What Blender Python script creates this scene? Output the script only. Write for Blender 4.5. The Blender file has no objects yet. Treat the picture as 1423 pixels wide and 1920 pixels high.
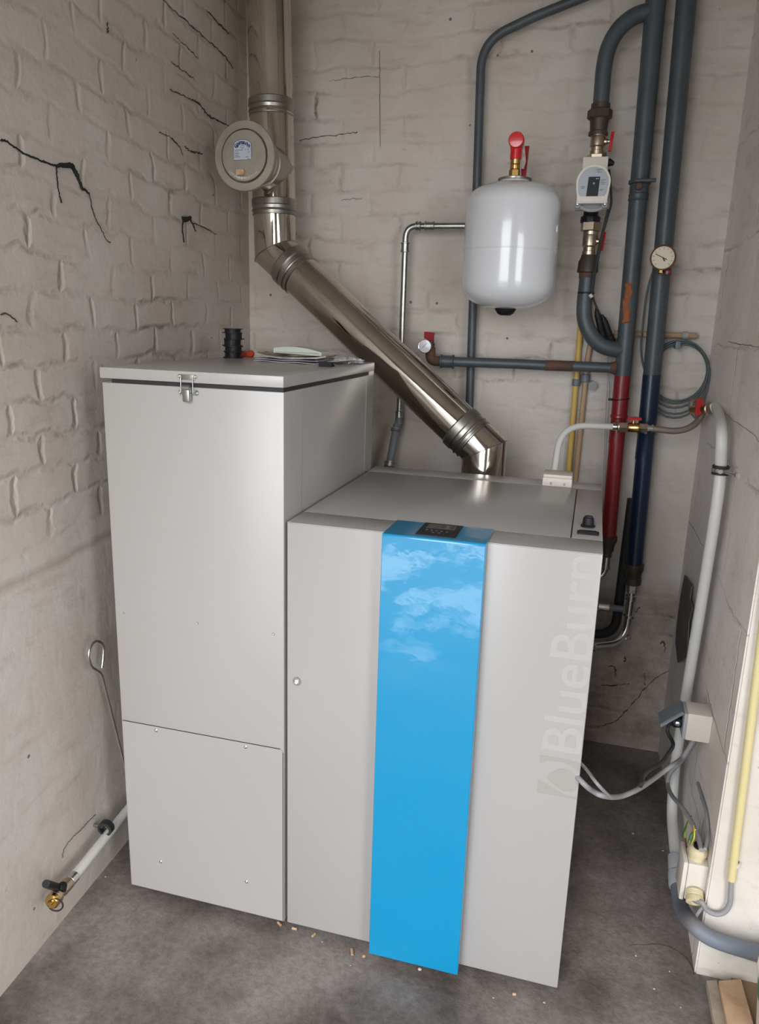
import bpy, bmesh, math, random
from mathutils import Vector as V, Matrix
random.seed(7)
S = bpy.context.scene
C = S.collection

# ------------------------------------------------------------------ camera
F_PX = 1430.11
CAM = V((1.1084, -1.5728, 1.5420))
rx, ry, rz = 1.32606, -0.02954, 0.27094
RM = Matrix.Rotation(rz, 3, 'Z') @ Matrix.Rotation(ry, 3, 'Y') @ Matrix.Rotation(rx, 3, 'X')
cd = bpy.data.cameras.new('camera'); co = bpy.data.objects.new('camera', cd); C.objects.link(co)
co.matrix_world = Matrix.Translation(CAM) @ RM.to_4x4()
cd.sensor_fit = 'VERTICAL'; cd.sensor_height = 36; cd.lens = F_PX / 1920 * 36; cd.clip_start = 0.02
S.camera = co

# ------------------------------------------------------------------ world, light, exposure
w = bpy.data.worlds.new('overcast_sky'); S.world = w; w.use_nodes = True
wn = w.node_tree.nodes; wl = w.node_tree.links; wn.clear()
wo = wn.new('ShaderNodeOutputWorld'); wb = wn.new('ShaderNodeBackground')
tc = wn.new('ShaderNodeTexCoord'); nz = wn.new('ShaderNodeTexNoise'); nz.inputs['Scale'].default_value = 2.2; nz.inputs['Detail'].default_value = 5
cr = wn.new('ShaderNodeValToRGB')
cr.color_ramp.elements[0].position = .35; cr.color_ramp.elements[0].color = (.80, .86, .93, 1)
cr.color_ramp.elements[1].position = .65; cr.color_ramp.elements[1].color = (1, .98, .96, 1)
wl.new(tc.outputs['Generated'], nz.inputs['Vector']); wl.new(nz.outputs['Fac'], cr.inputs['Fac'])
wl.new(cr.outputs['Color'], wb.inputs['Color']); wb.inputs['Strength'].default_value = 8
wl.new(wb.outputs[0], wo.inputs[0])
FRONT = -1.85            # plane of the open garage door behind the camera
DOOR = (.0, 1.12, 2.6)  # x0, x1, height
ADDED_BAY = (2.0, 3.1, 2.4)    # second opening, unseen, added to light the left wall
for nm, (x0, x1, hh) in (('door_daylight', DOOR), ('added_bay_daylight', ADDED_BAY)):
    pl = bpy.data.lights.new(nm, 'AREA'); pl.shape = 'RECTANGLE'; pl.size = x1-x0; pl.size_y = hh+.03
    pl.cycles.is_portal = True
    po = bpy.data.objects.new(nm, pl); C.objects.link(po)
    po.location = ((x0+x1)/2, FRONT-.02, hh/2-.015); po.rotation_euler = (math.radians(90), 0, 0)
S.view_settings.view_transform = 'Standard'; S.view_settings.look = 'None'
S.view_settings.gamma = 1; S.view_settings.use_curve_mapping = False
S.view_settings.exposure = 0.0

# ------------------------------------------------------------------ helpers
def ray(u, v): return RM @ V(((u-711.5)/F_PX, -(v-960)/F_PX, -1))
def at(u, v, ax, val):
    d = ray(u, v); t = (val-CAM[ax])/d[ax]; return CAM + d*t
def ay(u, v, y): return at(u, v, 1, y)
def axx(u, v, x): return at(u, v, 0, x)
def az(u, v, z): return at(u, v, 2, z)

def srgb(r, g, b):
    f = lambda c: (c/255/12.92) if c <= 10 else ((c/255+.055)/1.055)**2.4
    return (f(r), f(g), f(b), 1)

def mat(name, col, rough=.5, metal=0, coat=0, noise=None, bump=None, spec=None, coatrough=.03, aniso=None):
    """noise = (scale, colour2, lo, hi); bump = (scale, strength, distance)"""
    m = bpy.data.materials.new(name); m.use_nodes = True
    n = m.node_tree.nodes; l = m.node_tree.links; b = n['Principled BSDF']
    b.inputs['Base Color'].default_value = col; b.inputs['Roughness'].default_value = rough; b.inputs['Metallic'].default_value = metal
    b.inputs['Coat Weight'].default_value = coat; b.inputs['Coat Roughness'].default_value = coatrough
    if spec is not None: b.inputs['Specular IOR Level'].default_value = spec
    t = n.new('ShaderNodeTexCoord')
    if noise:
        q = n.new('ShaderNodeTexNoise'); q.inputs['Scale'].default_value = noise[0]; q.inputs['Detail'].default_value = 6; q.inputs['Roughness'].default_value = .65
        r = n.new('ShaderNodeValToRGB'); r.color_ramp.elements[0].position = noise[2]; r.color_ramp.elements[1].position = noise[3]
        r.color_ramp.elements[0].color = col; r.color_ramp.elements[1].color = noise[1]
        l.new(t.outputs['Object'], q.inputs['Vector']); l.new(q.outputs['Fac'], r.inputs['Fac']); l.new(r.outputs['Color'], b.inputs['Base Color'])
    if bump:
        q = n.new('ShaderNodeTexNoise'); q.inputs['Scale'].default_value = bump[0]; q.inputs['Detail'].default_value = 4
        u = n.new('ShaderNodeBump'); u.inputs['Strength'].default_value = bump[1]; u.inputs['Distance'].default_value = bump[2]
        l.new(t.outputs['Object'], q.inputs['Vector']); l.new(q.outputs['Fac'], u.inputs['Height']); l.new(u.outputs[0], b.inputs['Normal'])
        if coat: l.new(u.outputs[0], b.inputs['Coat Normal'])
    return m

WORLD = {}
def finish(name, bm, m, parent=None, smooth=True, ang=35):
    me = bpy.data.meshes.new(name)
    bmesh.ops.recalc_face_normals(bm, faces=bm.faces)
    bm.to_mesh(me); bm.free()
    return link(name, me, m, parent, smooth, ang)
def link(name, me, m, parent=None, smooth=True, ang=35):
    xs = [v.co.x for v in me.vertices]; ys = [v.co.y for v in me.vertices]; zs = [v.co.z for v in me.vertices]
    base = V(((min(xs)+max(xs))/2, (min(ys)+max(ys))/2, min(zs)))
    me.transform(Matrix.Translation(-base))
    me.materials.clear(); me.materials.append(m)
    if smooth:
        me.shade_smooth(); me.set_sharp_from_angle(angle=math.radians(ang))
    o = bpy.data.objects.new(name, me); C.objects.link(o)
    WORLD[o.name] = base
    if parent: o.parent = parent; o.location = base - WORLD[parent.name]
    else: o.location = base
    return o
def thing(name, label, cat, loc, group=None):
    o = bpy.data.objects.new(name, None); o.empty_display_size = .05; C.objects.link(o); o.location = loc; WORLD[o.name] = V(loc)
    o['label'] = label; o['category'] = cat
    if group: o['group'] = group
    return o
def tag(o, label, cat, group=None):
    o['label'] = label; o['category'] = cat
    if group: o['group'] = group
    return o
def struct(o, label=None):
    o['kind'] = 'structure'
    if label: o['label'] = label
    return o
def lab(o, t): o['label'] = t; return o

def frame(d):
    d = V(d).normalized(); a = V((0, 0, 1)) if abs(d.z) < .9 else V((0, 1, 0))
    x = a.cross(d).normalized(); return x, d.cross(x), d
def add_box(bm, x0, x1, y0, y1, z0, z1, bev=0, M=None, seg=2):
    r = bmesh.ops.create_cube(bm, size=1)
    for v in r['verts']: v.co = V((x0+(v.co.x+.5)*(x1-x0), y0+(v.co.y+.5)*(y1-y0), z0+(v.co.z+.5)*(z1-z0)))
    vs = r['verts']
    if bev:
        es = list({e for v in vs for e in v.link_edges})
        rr = bmesh.ops.bevel(bm, geom=es, offset=bev, segments=seg, affect='EDGES', profile=.5)
        vs = list({v for f in rr['faces'] for v in f.verts} | {v for v in vs if v.is_valid})
    if M:
        # every vertex linked to this shell
        seen = set(vs); st = list(vs)
        while st:
            v = st.pop()
            for e in v.link_edges:
                o = e.other_vert(v)
                if o not in seen: seen.add(o); st.append(o)
        for v in seen: v.co = M @ v.co
    return bm
def box(name, x0, x1, y0, y1, z0, z1, m, parent=None, bev=0, M=None, smooth=True):
    bm = bmesh.new(); add_box(bm, x0, x1, y0, y1, z0, z1, bev, M); return finish(name, bm, m, parent, smooth)
def add_lathe(bm, p0, d, prof, seg=32, cap=True, phase=0):
    x, y, z = frame(d); p0 = V(p0); rings = []
    for r, s in prof:
        if r < 1e-6: rings.append([bm.verts.new(p0+z*s)])
        else: rings.append([bm.verts.new(p0 + z*s + (x*math.cos(phase+2*math.pi*i/seg) + y*math.sin(phase+2*math.pi*i/seg))*r) for i in range(seg)])
    for a, b in zip(rings, rings[1:]):
        if len(a) == 1 and len(b) == 1: continue
        for i in range(seg):
            j = (i+1) % seg
            if len(a) == 1: bm.faces.new((a[0], b[i], b[j]))
            elif len(b) == 1: bm.faces.new((a[i], a[j], b[0]))
            else: bm.faces.new((a[i], a[j], b[j], b[i]))
    if cap:
        if len(rings[0]) > 1: bm.faces.new(rings[0][::-1])
        if len(rings[-1]) > 1: bm.faces.new(rings[-1])
    return bm
def lathe(name, p0, d, prof, m, parent=None, seg=32, cap=True, phase=0, ang=35):
    bm = bmesh.new(); add_lathe(bm, p0, d, prof, seg, cap, phase); return finish(name, bm, m, parent, ang=ang)
def fillet(pts, rad, n=8):
    pts = [V(p) for p in pts]
    out = [pts[0]]
    for i in range(1, len(pts)-1):
        a, b, c = pts[i-1], pts[i], pts[i+1]
        d1 = (a-b); d2 = (c-b); r = rad[i-1] if isinstance(rad, (list, tuple)) else rad
        L = min(r, d1.length*.49, d2.length*.49)
        p, q = b+d1.normalized()*L, b+d2.normalized()*L
        for k in range(n+1):
            t = k/n; out.append(p*(1-t)**2 + b*2*t*(1-t) + q*t*t)
    out.append(pts[-1]); return out
def smoothline(pts, n=10, closed=False):
    pts = [V(p) for p in pts]; out = []
    N = len(pts); rng = range(N) if closed else range(N-1)
    for i in rng:
        if closed: p0, p1, p2, p3 = pts[(i-1) % N], pts[i], pts[(i+1) % N], pts[(i+2) % N]
        else: p0 = pts[max(i-1, 0)]; p1 = pts[i]; p2 = pts[i+1]; p3 = pts[min(i+2, N-1)]
        for k in range(n):
            t = k/n
            out.append(.5*((2*p1)+(p2-p0)*t+(2*p0-5*p1+4*p2-p3)*t*t+(3*p1-p0-3*p2+p3)*t**3))
    if not closed: out.append(pts[-1])
    return out
def add_tube(bm, pts, r, seg=16, closed=False):
    pts = [V(p) for p in pts]; n = len(pts)
    tang = []
    for i in range(n):
        if closed: t = pts[(i+1) % n]-pts[i-1]
        else: t = pts[min(i+1, n-1)]-pts[max(i-1, 0)]
        tang.append(t.normalized())
    x, y, _ = frame(tang[0]); rings = []
    for i in range(n):
        t = tang[i]; x = (x - t*x.dot(t)).normalized(); y = t.cross(x)
        rr = r[i] if isinstance(r, (list, tuple)) else r
        rings.append([bm.verts.new(pts[i] + (x*math.cos(2*math.pi*k/seg)+y*math.sin(2*math.pi*k/seg))*rr) for k in range(seg)])
    prs = list(zip(rings, rings[1:])) + ([(rings[-1], rings[0])] if closed else [])
    for a, b in prs:
        for k in range(seg):
            j = (k+1) % seg; bm.faces.new((a[k], a[j], b[j], b[k]))
    if not closed:
        bm.faces.new(rings[0][::-1]); bm.faces.new(rings[-1])
    return bm
def tube(name, pts, r, m, parent=None, seg=16, closed=False, ang=50):
    bm = bmesh.new(); add_tube(bm, pts, r, seg, closed); return finish(name, bm, m, parent, ang=ang)
def hexa(name, p0, d, r, L, m, parent=None, phase=0):
    return lathe(name, p0, d, [(r*.93, 0), (r, .0015), (r, L-.0015), (r*.93, L)], m, parent, seg=6, phase=phase)
def prism(bm, poly, O, X, Y, N, t, bev=0):
    """extrude a 2-D outline lying in plane (O,X,Y) by t along N"""
    O, X, Y, N = V(O), V(X), V(Y), V(N)
    a = [bm.verts.new(O+X*p[0]+Y*p[1]) for p in poly]; b = [bm.verts.new(O+X*p[0]+Y*p[1]+N*t) for p in poly]
    fa = bm.faces.new(a[::-1]); fb = bm.faces.new(b)
    for i in range(len(a)):
        j = (i+1) % len(a); bm.faces.new((a[i], a[j], b[j], b[i]))
    if bev: bmesh.ops.bevel(bm, geom=list(fb.edges), offset=bev, segments=2, affect='EDGES')
    return bm
def text_mesh(s, size, depth=.0004, offset=0):
    cu = bpy.data.curves.new('lettering', 'FONT'); cu.body = s; cu.size = size; cu.extrude = depth; cu.align_x = 'LEFT'; cu.resolution_u = 6; cu.offset = offset
    o = bpy.data.objects.new('lettering', cu); C.objects.link(o)
    bpy.context.view_layer.update()
    me = bpy.data.meshes.new_from_object(o.evaluated_get(bpy.context.evaluated_depsgraph_get()))
    bpy.data.objects.remove(o); return me
def circ(cx, cy, r, n=32, a0=0, a1=2*math.pi, end=False):
    k = n if not end else n+1
    return [(cx+r*math.cos(a0+(a1-a0)*i/n), cy+r*math.sin(a0+(a1-a0)*i/n)) for i in range(k)]

# ------------------------------------------------------------------ materials
def wall_mat(name, axis, base, brick_above=None, brick_below=None, scalez=1.0, crackamt=.5, ledge=None, blocks=False, hole=None):
    """white-painted brick; plaster where it was rendered over. axis = which object axis runs along the wall"""
    m = bpy.data.materials.new(name); m.use_nodes = True
    n = m.node_tree.nodes; l = m.node_tree.links; b = n['Principled BSDF']; b.inputs['Roughness'].default_value = .62
    b.inputs['Specular IOR Level'].default_value = .35
    geo = n.new('ShaderNodeNewGeometry'); sep = n.new('ShaderNodeSeparateXYZ'); l.new(geo.outputs['Position'], sep.inputs[0])
    def math_(op, a, bb=None, c=None):
        k = n.new('ShaderNodeMath'); k.operation = op
        for i, q in enumerate((a, bb, c)):
            if q is None: continue
            if isinstance(q, (int, float)): k.inputs[i].default_value = q
            else: l.new(q, k.inputs[i])
        return k.outputs[0]
    def noise(scale, detail=4, rough=.6, vec=None):
        q = n.new('ShaderNodeTexNoise'); q.inputs['Scale'].default_value = scale; q.inputs['Detail'].default_value = detail; q.inputs['Roughness'].default_value = rough
        l.new(vec or geo.outputs['Position'], q.inputs['Vector']); return q
    def ramp(src, e):
        r = n.new('ShaderNodeValToRGB'); els = r.color_ramp.elements
        while len(els) < len(e): els.new(.5)
        for i, (p, c) in enumerate(e): els[i].position = p; els[i].color = (c, c, c, 1) if isinstance(c, (int, float)) else c
        l.new(src, r.inputs['Fac']); return r.outputs['Color']
    wob = noise(3.2, 3); ws = n.new('ShaderNodeSeparateXYZ'); l.new(wob.outputs['Color'], ws.inputs[0])
    wob2 = noise(14, 3); ws2 = n.new('ShaderNodeSeparateXYZ'); l.new(wob2.outputs['Color'], ws2.inputs[0])
    along = sep.outputs[axis]
    cx = n.new('ShaderNodeCombineXYZ')
    u_ = math_('ADD', math_('MULTIPLY_ADD', ws.outputs[0], .09, along), math_('MULTIPLY', ws2.outputs[0], .035))
    v_ = math_('ADD', math_('MULTIPLY_ADD', ws.outputs[1], .08, sep.outputs[2]), math_('MULTIPLY', ws2.outputs[1], .03))
    l.new(u_, cx.inputs[0]); l.new(v_, cx.inputs[1])
    br = n.new('ShaderNodeTexBrick')
    if blocks:
        br.inputs['Scale'].default_value = 1; br.inputs['Brick Width'].default_value = .62; br.inputs['Row Height'].default_value = .31
        br.inputs['Mortar Size'].default_value = .006
    else:
        br.inputs['Scale'].default_value = 1; br.inputs['Brick Width'].default_value = .225; br.inputs['Row Height'].default_value = .082
        br.inputs['Mortar Size'].default_value = .0145
    br.inputs['Mortar Smooth'].default_value = 1.0; br.inputs['Bias'].default_value = 0
    l.new(cx.outputs[0], br.inputs['Vector'])
    br.inputs['Color1'].default_value = (0, 0, 0, 1); br.inputs['Color2'].default_value = (1, 1, 1, 1)
    # where the bricks show
    zz = math_('MULTIPLY_ADD', ws.outputs[2], .12, sep.outputs[2])
    mask = None
    if brick_above is not None:
        mask = ramp(math_('MULTIPLY_ADD', zz, 8, -(brick_above+.06)*8+.5), [(0, .12), (1, 1)])
    if brick_below is not None:
        mb = ramp(math_('MULTIPLY_ADD', zz, -10, (brick_below+.06)*10+.5), [(0, 0), (1, 1)])
        mask = mb if mask is None else math_('MAXIMUM', mask, mb)
    fac = br.outputs['Fac']
    if mask is not None: fac = math_('MULTIPLY', fac, mask)
    # some joints filled with paint, others open and dirty
    fill = noise(4.5, 3); fl = ramp(fill.outputs['Fac'], [(.38, .22), (.66, .95)])
    facv = math_('MULTIPLY', fac, fl)
    fine = noise(38, 5, .7); mid = noise(9, 4)
    h = math_('MULTIPLY', facv, -1.0)
    h = math_('MULTIPLY_ADD', fine.outputs['Fac'], .22, h)
    h = math_('MULTIPLY_ADD', mid.outputs['Fac'], .75, h)
    h = math_('MULTIPLY_ADD', br.outputs['Color'], .0, h)
    # colour
    dirt = noise(1.6, 6, .7); dr = ramp(dirt.outputs['Fac'], [(.35, base), (.7, tuple(base[i]*(.80, .75, .68)[i] for i in range(3))+(1,))])
    mix = n.new('ShaderNodeMix'); mix.data_type = 'RGBA'; mix.blend_type = 'MULTIPLY'
    spot = noise(26, 8, .8); sp = ramp(spot.outputs['Fac'], [(.30, (.35, .3, .26, 1)), (.36, (1, 1, 1, 1))])
    l.new(dr, mix.inputs[6]); l.new(sp, mix.inputs[7]); mix.inputs[0].default_value = .8
    col = mix.outputs[2]
    # dark open joints, only here and there
    opn = noise(2.4, 5, .75); of = ramp(opn.outputs['Fac'], [(.46, 0), (.62, crackamt)])
    core = ramp(facv, [(.30, 0), (.8, 1)])
    jit = noise(20, 4, .7); jf = ramp(jit.outputs['Fac'], [(.42, 0), (.6, 1)])
    dk = math_('MULTIPLY', math_('MULTIPLY', core, of), jf)
    m2 = n.new('ShaderNodeMix'); m2.data_type = 'RGBA'; l.new(dk, m2.inputs[0]); l.new(col, m2.inputs[6]); m2.inputs[7].default_value = (.075, .06, .05, 1)
    m3 = n.new('ShaderNodeMix'); m3.data_type = 'RGBA'; l.new(math_('MULTIPLY', facv, .07), m3.inputs[0]); l.new(m2.outputs[2], m3.inputs[6]); m3.inputs[7].default_value = (.33, .27, .22, 1)
    col = m3.outputs[2]
    if brick_below is not None:
        gn = noise(7, 6, .75); gr = ramp(gn.outputs['Fac'], [(.35, (.45, .41, .38, 1)), (.62, (.86, .83, .80, 1))])
        mg = n.new('ShaderNodeMix'); mg.data_type = 'RGBA'; mg.blend_type = 'MULTIPLY'; l.new(mb, mg.inputs[0]); l.new(col, mg.inputs[6]); l.new(gr, mg.inputs[7]); col = mg.outputs[2]
    # soft brown smears dragged along the courses, and algae in the damp top corner
    mp = n.new('ShaderNodeVectorMath'); mp.operation = 'MULTIPLY'; mp.inputs[1].default_value = (1, 1, 3.2); l.new(geo.outputs['Position'], mp.inputs[0])
    sn = noise(5.5, 7, .72, mp.outputs[0]); sr = ramp(sn.outputs['Fac'], [(.54, 0), (.74, .42)])
    ms = n.new('ShaderNodeMix'); ms.data_type = 'RGBA'; l.new(sr, ms.inputs[0]); l.new(col, ms.inputs[6]); ms.inputs[7].default_value = (.31, .25, .19, 1); col = ms.outputs[2]
    dc = math_('SUBTRACT', sep.outputs[0], sep.outputs[1])
    near = ramp(math_('MULTIPLY_ADD', dc, -1.6, -1.45*1.6+1.0), [(0, 0), (1, 1)])
    high = ramp(math_('MULTIPLY_ADD', sep.outputs[2], 1.6, -3.2), [(0, 0), (1, 1)])
    an = noise(6, 6, .75); ar = ramp(an.outputs['Fac'], [(.35, .1), (.6, .55)])
    ma = n.new('ShaderNodeMix'); ma.data_type = 'RGBA'; l.new(math_('MULTIPLY', math_('MULTIPLY', near, high), ar), ma.inputs[0]); l.new(col, ma.inputs[6]); ma.inputs[7].default_value = (.21, .22, .13, 1); col = ma.outputs[2]
    # black specks
    vo = n.new('ShaderNodeTexVoronoi'); vo.inputs['Scale'].default_value = 11; l.new(geo.outputs['Position'], vo.inputs['Vector'])
    sel = n.new('ShaderNodeSeparateColor'); l.new(vo.outputs['Color'], sel.inputs[0])
    k = math_('MULTIPLY', math_('LESS_THAN', vo.outputs['Distance'], .055), math_('GREATER_THAN', sel.outputs[0], .74))
    m4 = n.new('ShaderNodeMix'); m4.data_type = 'RGBA'; l.new(math_('MULTIPLY', k, .8), m4.inputs[0]); l.new(col, m4.inputs[6]); m4.inputs[7].default_value = (.07, .055, .045, 1)
    col = m4.outputs[2]
    if ledge is not None:
        # brown stain line where the render below meets the brick above
        a, s = ledge
        d = math_('ABSOLUTE', math_('SUBTRACT', math_('MULTIPLY_ADD', ws.outputs[1], .04, sep.outputs[2]), math_('MULTIPLY_ADD', along, s, a)))
        lf = ramp(math_('MULTIPLY', d, 40), [(0, .55), (.75, 0)])
        m5 = n.new('ShaderNodeMix'); m5.data_type = 'RGBA'; l.new(lf, m5.inputs[0]); l.new(col, m5.inputs[6]); m5.inputs[7].default_value = (.36, .29, .23, 1)
        col = m5.outputs[2]
        h = math_('MULTIPLY_ADD', lf, -.8, h)
    l.new(col, b.inputs['Base Color'])
    bp = n.new('ShaderNodeBump'); bp.inputs['Strength'].default_value = .8; bp.inputs['Distance'].default_value = .0062
    l.new(h, bp.inputs['Height']); l.new(bp.outputs[0], b.inputs['Normal'])
    return m

PAINT = (.64, .595, .56, 1)
M = {}
M['wl'] = wall_mat('painted_brick_left', 1, PAINT, brick_above=1.02, crackamt=.6, ledge=(.965, 0.0))
M['wb'] = wall_mat('painted_brick_back', 0, PAINT, brick_above=1.2, brick_below=.62, crackamt=.8)
M['wr'] = wall_mat('painted_blocks_right', 1, (.82, .775, .745, 1), brick_above=-5, blocks=True, crackamt=.5)
M['pier'] = wall_mat('painted_pier', 0, (.74, .71, .67, 1), brick_above=9, crackamt=0)
M['ceil'] = mat('ceiling_plaster', (.42, .39, .35, 1), .8, bump=(20, .3, .01))
M['frontw'] = mat('bare_grey_blockwork', (.42, .39, .37, 1), .85, bump=(25, .4, .01))
M['silver'] = mat('satin_silver_sheet', srgb(172, 169, 167), .30, .06, bump=(900, .05, .0005))
M['silver_top'] = M['silver']
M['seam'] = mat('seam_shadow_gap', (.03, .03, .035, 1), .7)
M['blue'] = mat('gloss_blue_lacquer', srgb(0, 140, 190), .28, 0, coat=1, bump=(9, .06, .01), coatrough=.02)
M['inox'] = mat('polished_stainless', (.66, .61, .54, 1), .09, 1, bump=(7, .09, .01), noise=(3, (.50, .455, .39, 1), .4, .7))
M['inoxd'] = mat('weathered_stainless', (.40, .38, .34, 1), .36, 1, noise=(14, (.30, .29, .26, 1), .4, .7))
M['galv'] = mat('galvanised_steel', (.42, .43, .41, 1), .3, 1, noise=(40, (.3, .3, .29, 1), .4, .7))
M['chrome'] = mat('bright_steel', (.72, .72, .72, 1), .16, 1)
M['grey'] = mat('grey_painted_pipe', srgb(74, 82, 88), .42, 0, spec=.5, noise=(7, srgb(62, 68, 72), .4, .7), bump=(30, .15, .003))
M['red_p'] = mat('dark_red_pipe_paint', srgb(122, 24, 32), .32, 0, coat=.15)
M['blue_p'] = mat('dark_blue_pipe_paint', srgb(12, 34, 60), .3, 0, coat=.2)
M['red'] = mat('red_plastic', srgb(180, 18, 26), .5, spec=.3)
M['redd'] = mat('dark_red_lever_paint', srgb(140, 16, 24), .55, spec=.25)
M['cap'] = mat('red_cap', srgb(205, 24, 34), .25, coat=.4)
M['brass'] = mat('yellow_brass', (.62, .40, .14, 1), .25, 1)
M['nickel'] = mat('dull_nickel_brass', (.50, .42, .32, 1), .33, 1)
M['iron'] = mat('black_iron', (.06, .05, .042, 1), .5, .4, noise=(30, (.10, .07, .05, 1), .4, .7))
M['rust'] = mat('rusty_primer', (.12, .055, .035, 1), .75, 0, noise=(25, (.05, .04, .038, 1), .4, .7))
M['rim'] = mat('tarnished_brown_rim', (.20, .105, .045, 1), .5, .3)
M['rusto'] = mat('orange_rust', (.36, .11, .035, 1), .8, 0, noise=(50, (.16, .06, .03, 1), .4, .7), bump=(80, .5, .004))
M['white'] = mat('white_enamel', srgb(214, 216, 220), .2, 0, coat=.6)
M['whitep'] = mat('white_plastic', srgb(214, 206, 196), .4)
M['pex'] = mat('white_pipe_plastic', srgb(214, 212, 208), .35)
M['cream'] = mat('cream_plastic', srgb(210, 196, 160), .5)
M['greyp'] = mat('light_grey_plastic', srgb(158, 160, 162), .5)
M['lid_g'] = mat('mid_grey_plastic', srgb(110, 116, 122), .45)
M['yellow'] = mat('yellow_conduit_plastic', srgb(205, 172, 92), .5)
M['yellowl'] = mat('pale_yellow_conduit_plastic', srgb(214, 200, 148), .45)
M['tan'] = mat('tan_conduit_plastic', srgb(178, 150, 118), .55)
M['black'] = mat('black_plastic', (.012, .012, .014, 1), .45, spec=.25)
M['blackr'] = mat('black_rubber', (.02, .02, .022, 1), .6)
M['cable'] = mat('grey_cable_sheath', srgb(146, 144, 146), .5)
M['cabled'] = mat('dark_grey_cable_sheath', srgb(78, 90, 92), .45)
M['insul'] = mat('blue_grey_hose', srgb(112, 120, 132), .5, noise=(12, srgb(128, 122, 120), .45, .75))
M['braid'] = mat('braided_hose', (.30, .25, .22, 1), .42, .6, bump=(420, .8, .003))
M['beige'] = mat('old_cream_plastic', srgb(200, 186, 158), .5)
M['paper'] = mat('paper', srgb(205, 200, 196), .8)
M['paper2'] = mat('printed_paper', srgb(150, 140, 132), .75, noise=(18, srgb(196, 188, 180), .42, .6))
M['paperblue'] = mat('bluish_paper', srgb(176, 180, 198), .75)
M['bag'] = mat('clear_plastic_bag', (.55, .55, .56, 1), .15, 0, coat=.8, bump=(60, 1, .01))
M['device'] = mat('pale_green_grey_plastic', srgb(196, 202, 192), .4)
M['orange'] = mat('orange_plastic', srgb(206, 78, 44), .45)
M['label'] = mat('grey_pump_label', srgb(158, 163, 170), .35)
M['labelw'] = mat('pale_sticker', srgb(182, 186, 198), .5)
M['ink'] = mat('navy_ink', srgb(28, 32, 92), .6)
M['inkg'] = mat('grey_ink', srgb(96, 100, 112), .6)
M['discm'] = mat('brushed_disc', (.50, .46, .39, 1), .42, .85, noise=(6, (.34, .31, .26, 1), .4, .7))
M['dial'] = mat('dial_face', srgb(212, 202, 178), .4)
M['dialw'] = mat('white_dial_face', srgb(214, 212, 220), .3, coat=.6)
M['glyph'] = mat('pale_satin_lettering', srgb(177, 175, 171), .42, .06)
M['logo'] = mat('taupe_logo_print', srgb(163, 159, 153), .42, .06)
M['screen'] = mat('display_glass', srgb(70, 72, 72), .12, coat=.6)
M['panel'] = mat('dark_grey_panel', srgb(34, 36, 40), .5, spec=.25)
M['pellet'] = mat('wood_pellet', srgb(202, 176, 146), .8, noise=(60, srgb(160, 122, 86), .4, .7))
M['stone'] = mat('pale_chip', srgb(200, 198, 190), .8)
M['board'] = mat('raw_chipboard', srgb(206, 172, 140), .75, noise=(30, srgb(186, 150, 116), .4, .7))
M['wood'] = mat('weathered_batten', srgb(176, 164, 148), .8, noise=(14, srgb(140, 126, 110), .4, .7))
M['card'] = mat('brown_board', srgb(150, 124, 98), .8)
M['green'] = mat('green_print', srgb(38, 120, 86), .4)
M['wireg'] = mat('green_wire', srgb(60, 130, 74), .4)
M['wirey'] = mat('yellow_wire', srgb(214, 196, 60), .4)
M['wirec'] = mat('copper_brown_wire', srgb(110, 60, 40), .4)
M['strand'] = mat('black_root_strand', (.012, .016, .014, 1), .9)
M['groove'] = mat('dark_crevice', (.06, .05, .042, 1), .95)
M['cement'] = mat('bare_grey_cement', (.13, .12, .11, 1), .95, bump=(60, .8, .01))

# floor
fm = bpy.data.materials.new('worn_concrete'); fm.use_nodes = True
n = fm.node_tree.nodes; l = fm.node_tree.links; b = n['Principled BSDF']; b.inputs['Roughness'].default_value = .72; b.inputs['Specular IOR Level'].default_value = .3
t = n.new('ShaderNodeNewGeometry')
def fnoise(s, d, r=.65):
    q = n.new('ShaderNodeTexNoise'); q.inputs['Scale'].default_value = s; q.inputs['Detail'].default_value = d; q.inputs['Roughness'].default_value = r
    l.new(t.outputs['Position'], q.inputs['Vector']); return q.outputs['Fac']
def framp(src, e):
    r = n.new('ShaderNodeValToRGB'); els = r.color_ramp.elements
    while len(els) < len(e): els.new(.5)
    for i, (p, c) in enumerate(e): els[i].position = p; els[i].color = c
    l.new(src, r.inputs['Fac']); return r.outputs['Color']
c1 = framp(fnoise(2.6, 7), [(.36, (.095, .080, .071, 1)), (.48, (.185, .163, .150, 1)), (.62, (.29, .262, .247, 1))])
c2 = framp(fnoise(60, 5, .8), [(.34, (.74, .72, .70, 1)), (.6, (1.08, 1.06, 1.05, 1))])
mx = n.new('ShaderNodeMix'); mx.data_type = 'RGBA'; mx.blend_type = 'MULTIPLY'; mx.inputs[0].default_value = 1
l.new(c1, mx.inputs[6]); l.new(c2, mx.inputs[7])
c3 = framp(fnoise(5.5, 8, .8), [(.66, (0, 0, 0, 1)), (.74, (1, 1, 1, 1))])
m2 = n.new('ShaderNodeMix'); m2.data_type = 'RGBA'; l.new(c3, m2.inputs[0]); l.new(mx.outputs[2], m2.inputs[6]); m2.inputs[7].default_value = (.30, .28, .265, 1)
l.new(m2.outputs[2], b.inputs['Base Color'])
bp = n.new('ShaderNodeBump'); bp.inputs['Strength'].default_value = .5; bp.inputs['Distance'].default_value = .006
ad = n.new('ShaderNodeMath'); ad.operation = 'ADD'; l.new(fnoise(45, 6, .75), ad.inputs[0]); l.new(fnoise(7, 4), ad.inputs[1]); l.new(ad.outputs[0], bp.inputs['Height'])
l.new(bp.outputs[0], b.inputs['Normal'])
M['floor'] = fm
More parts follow.
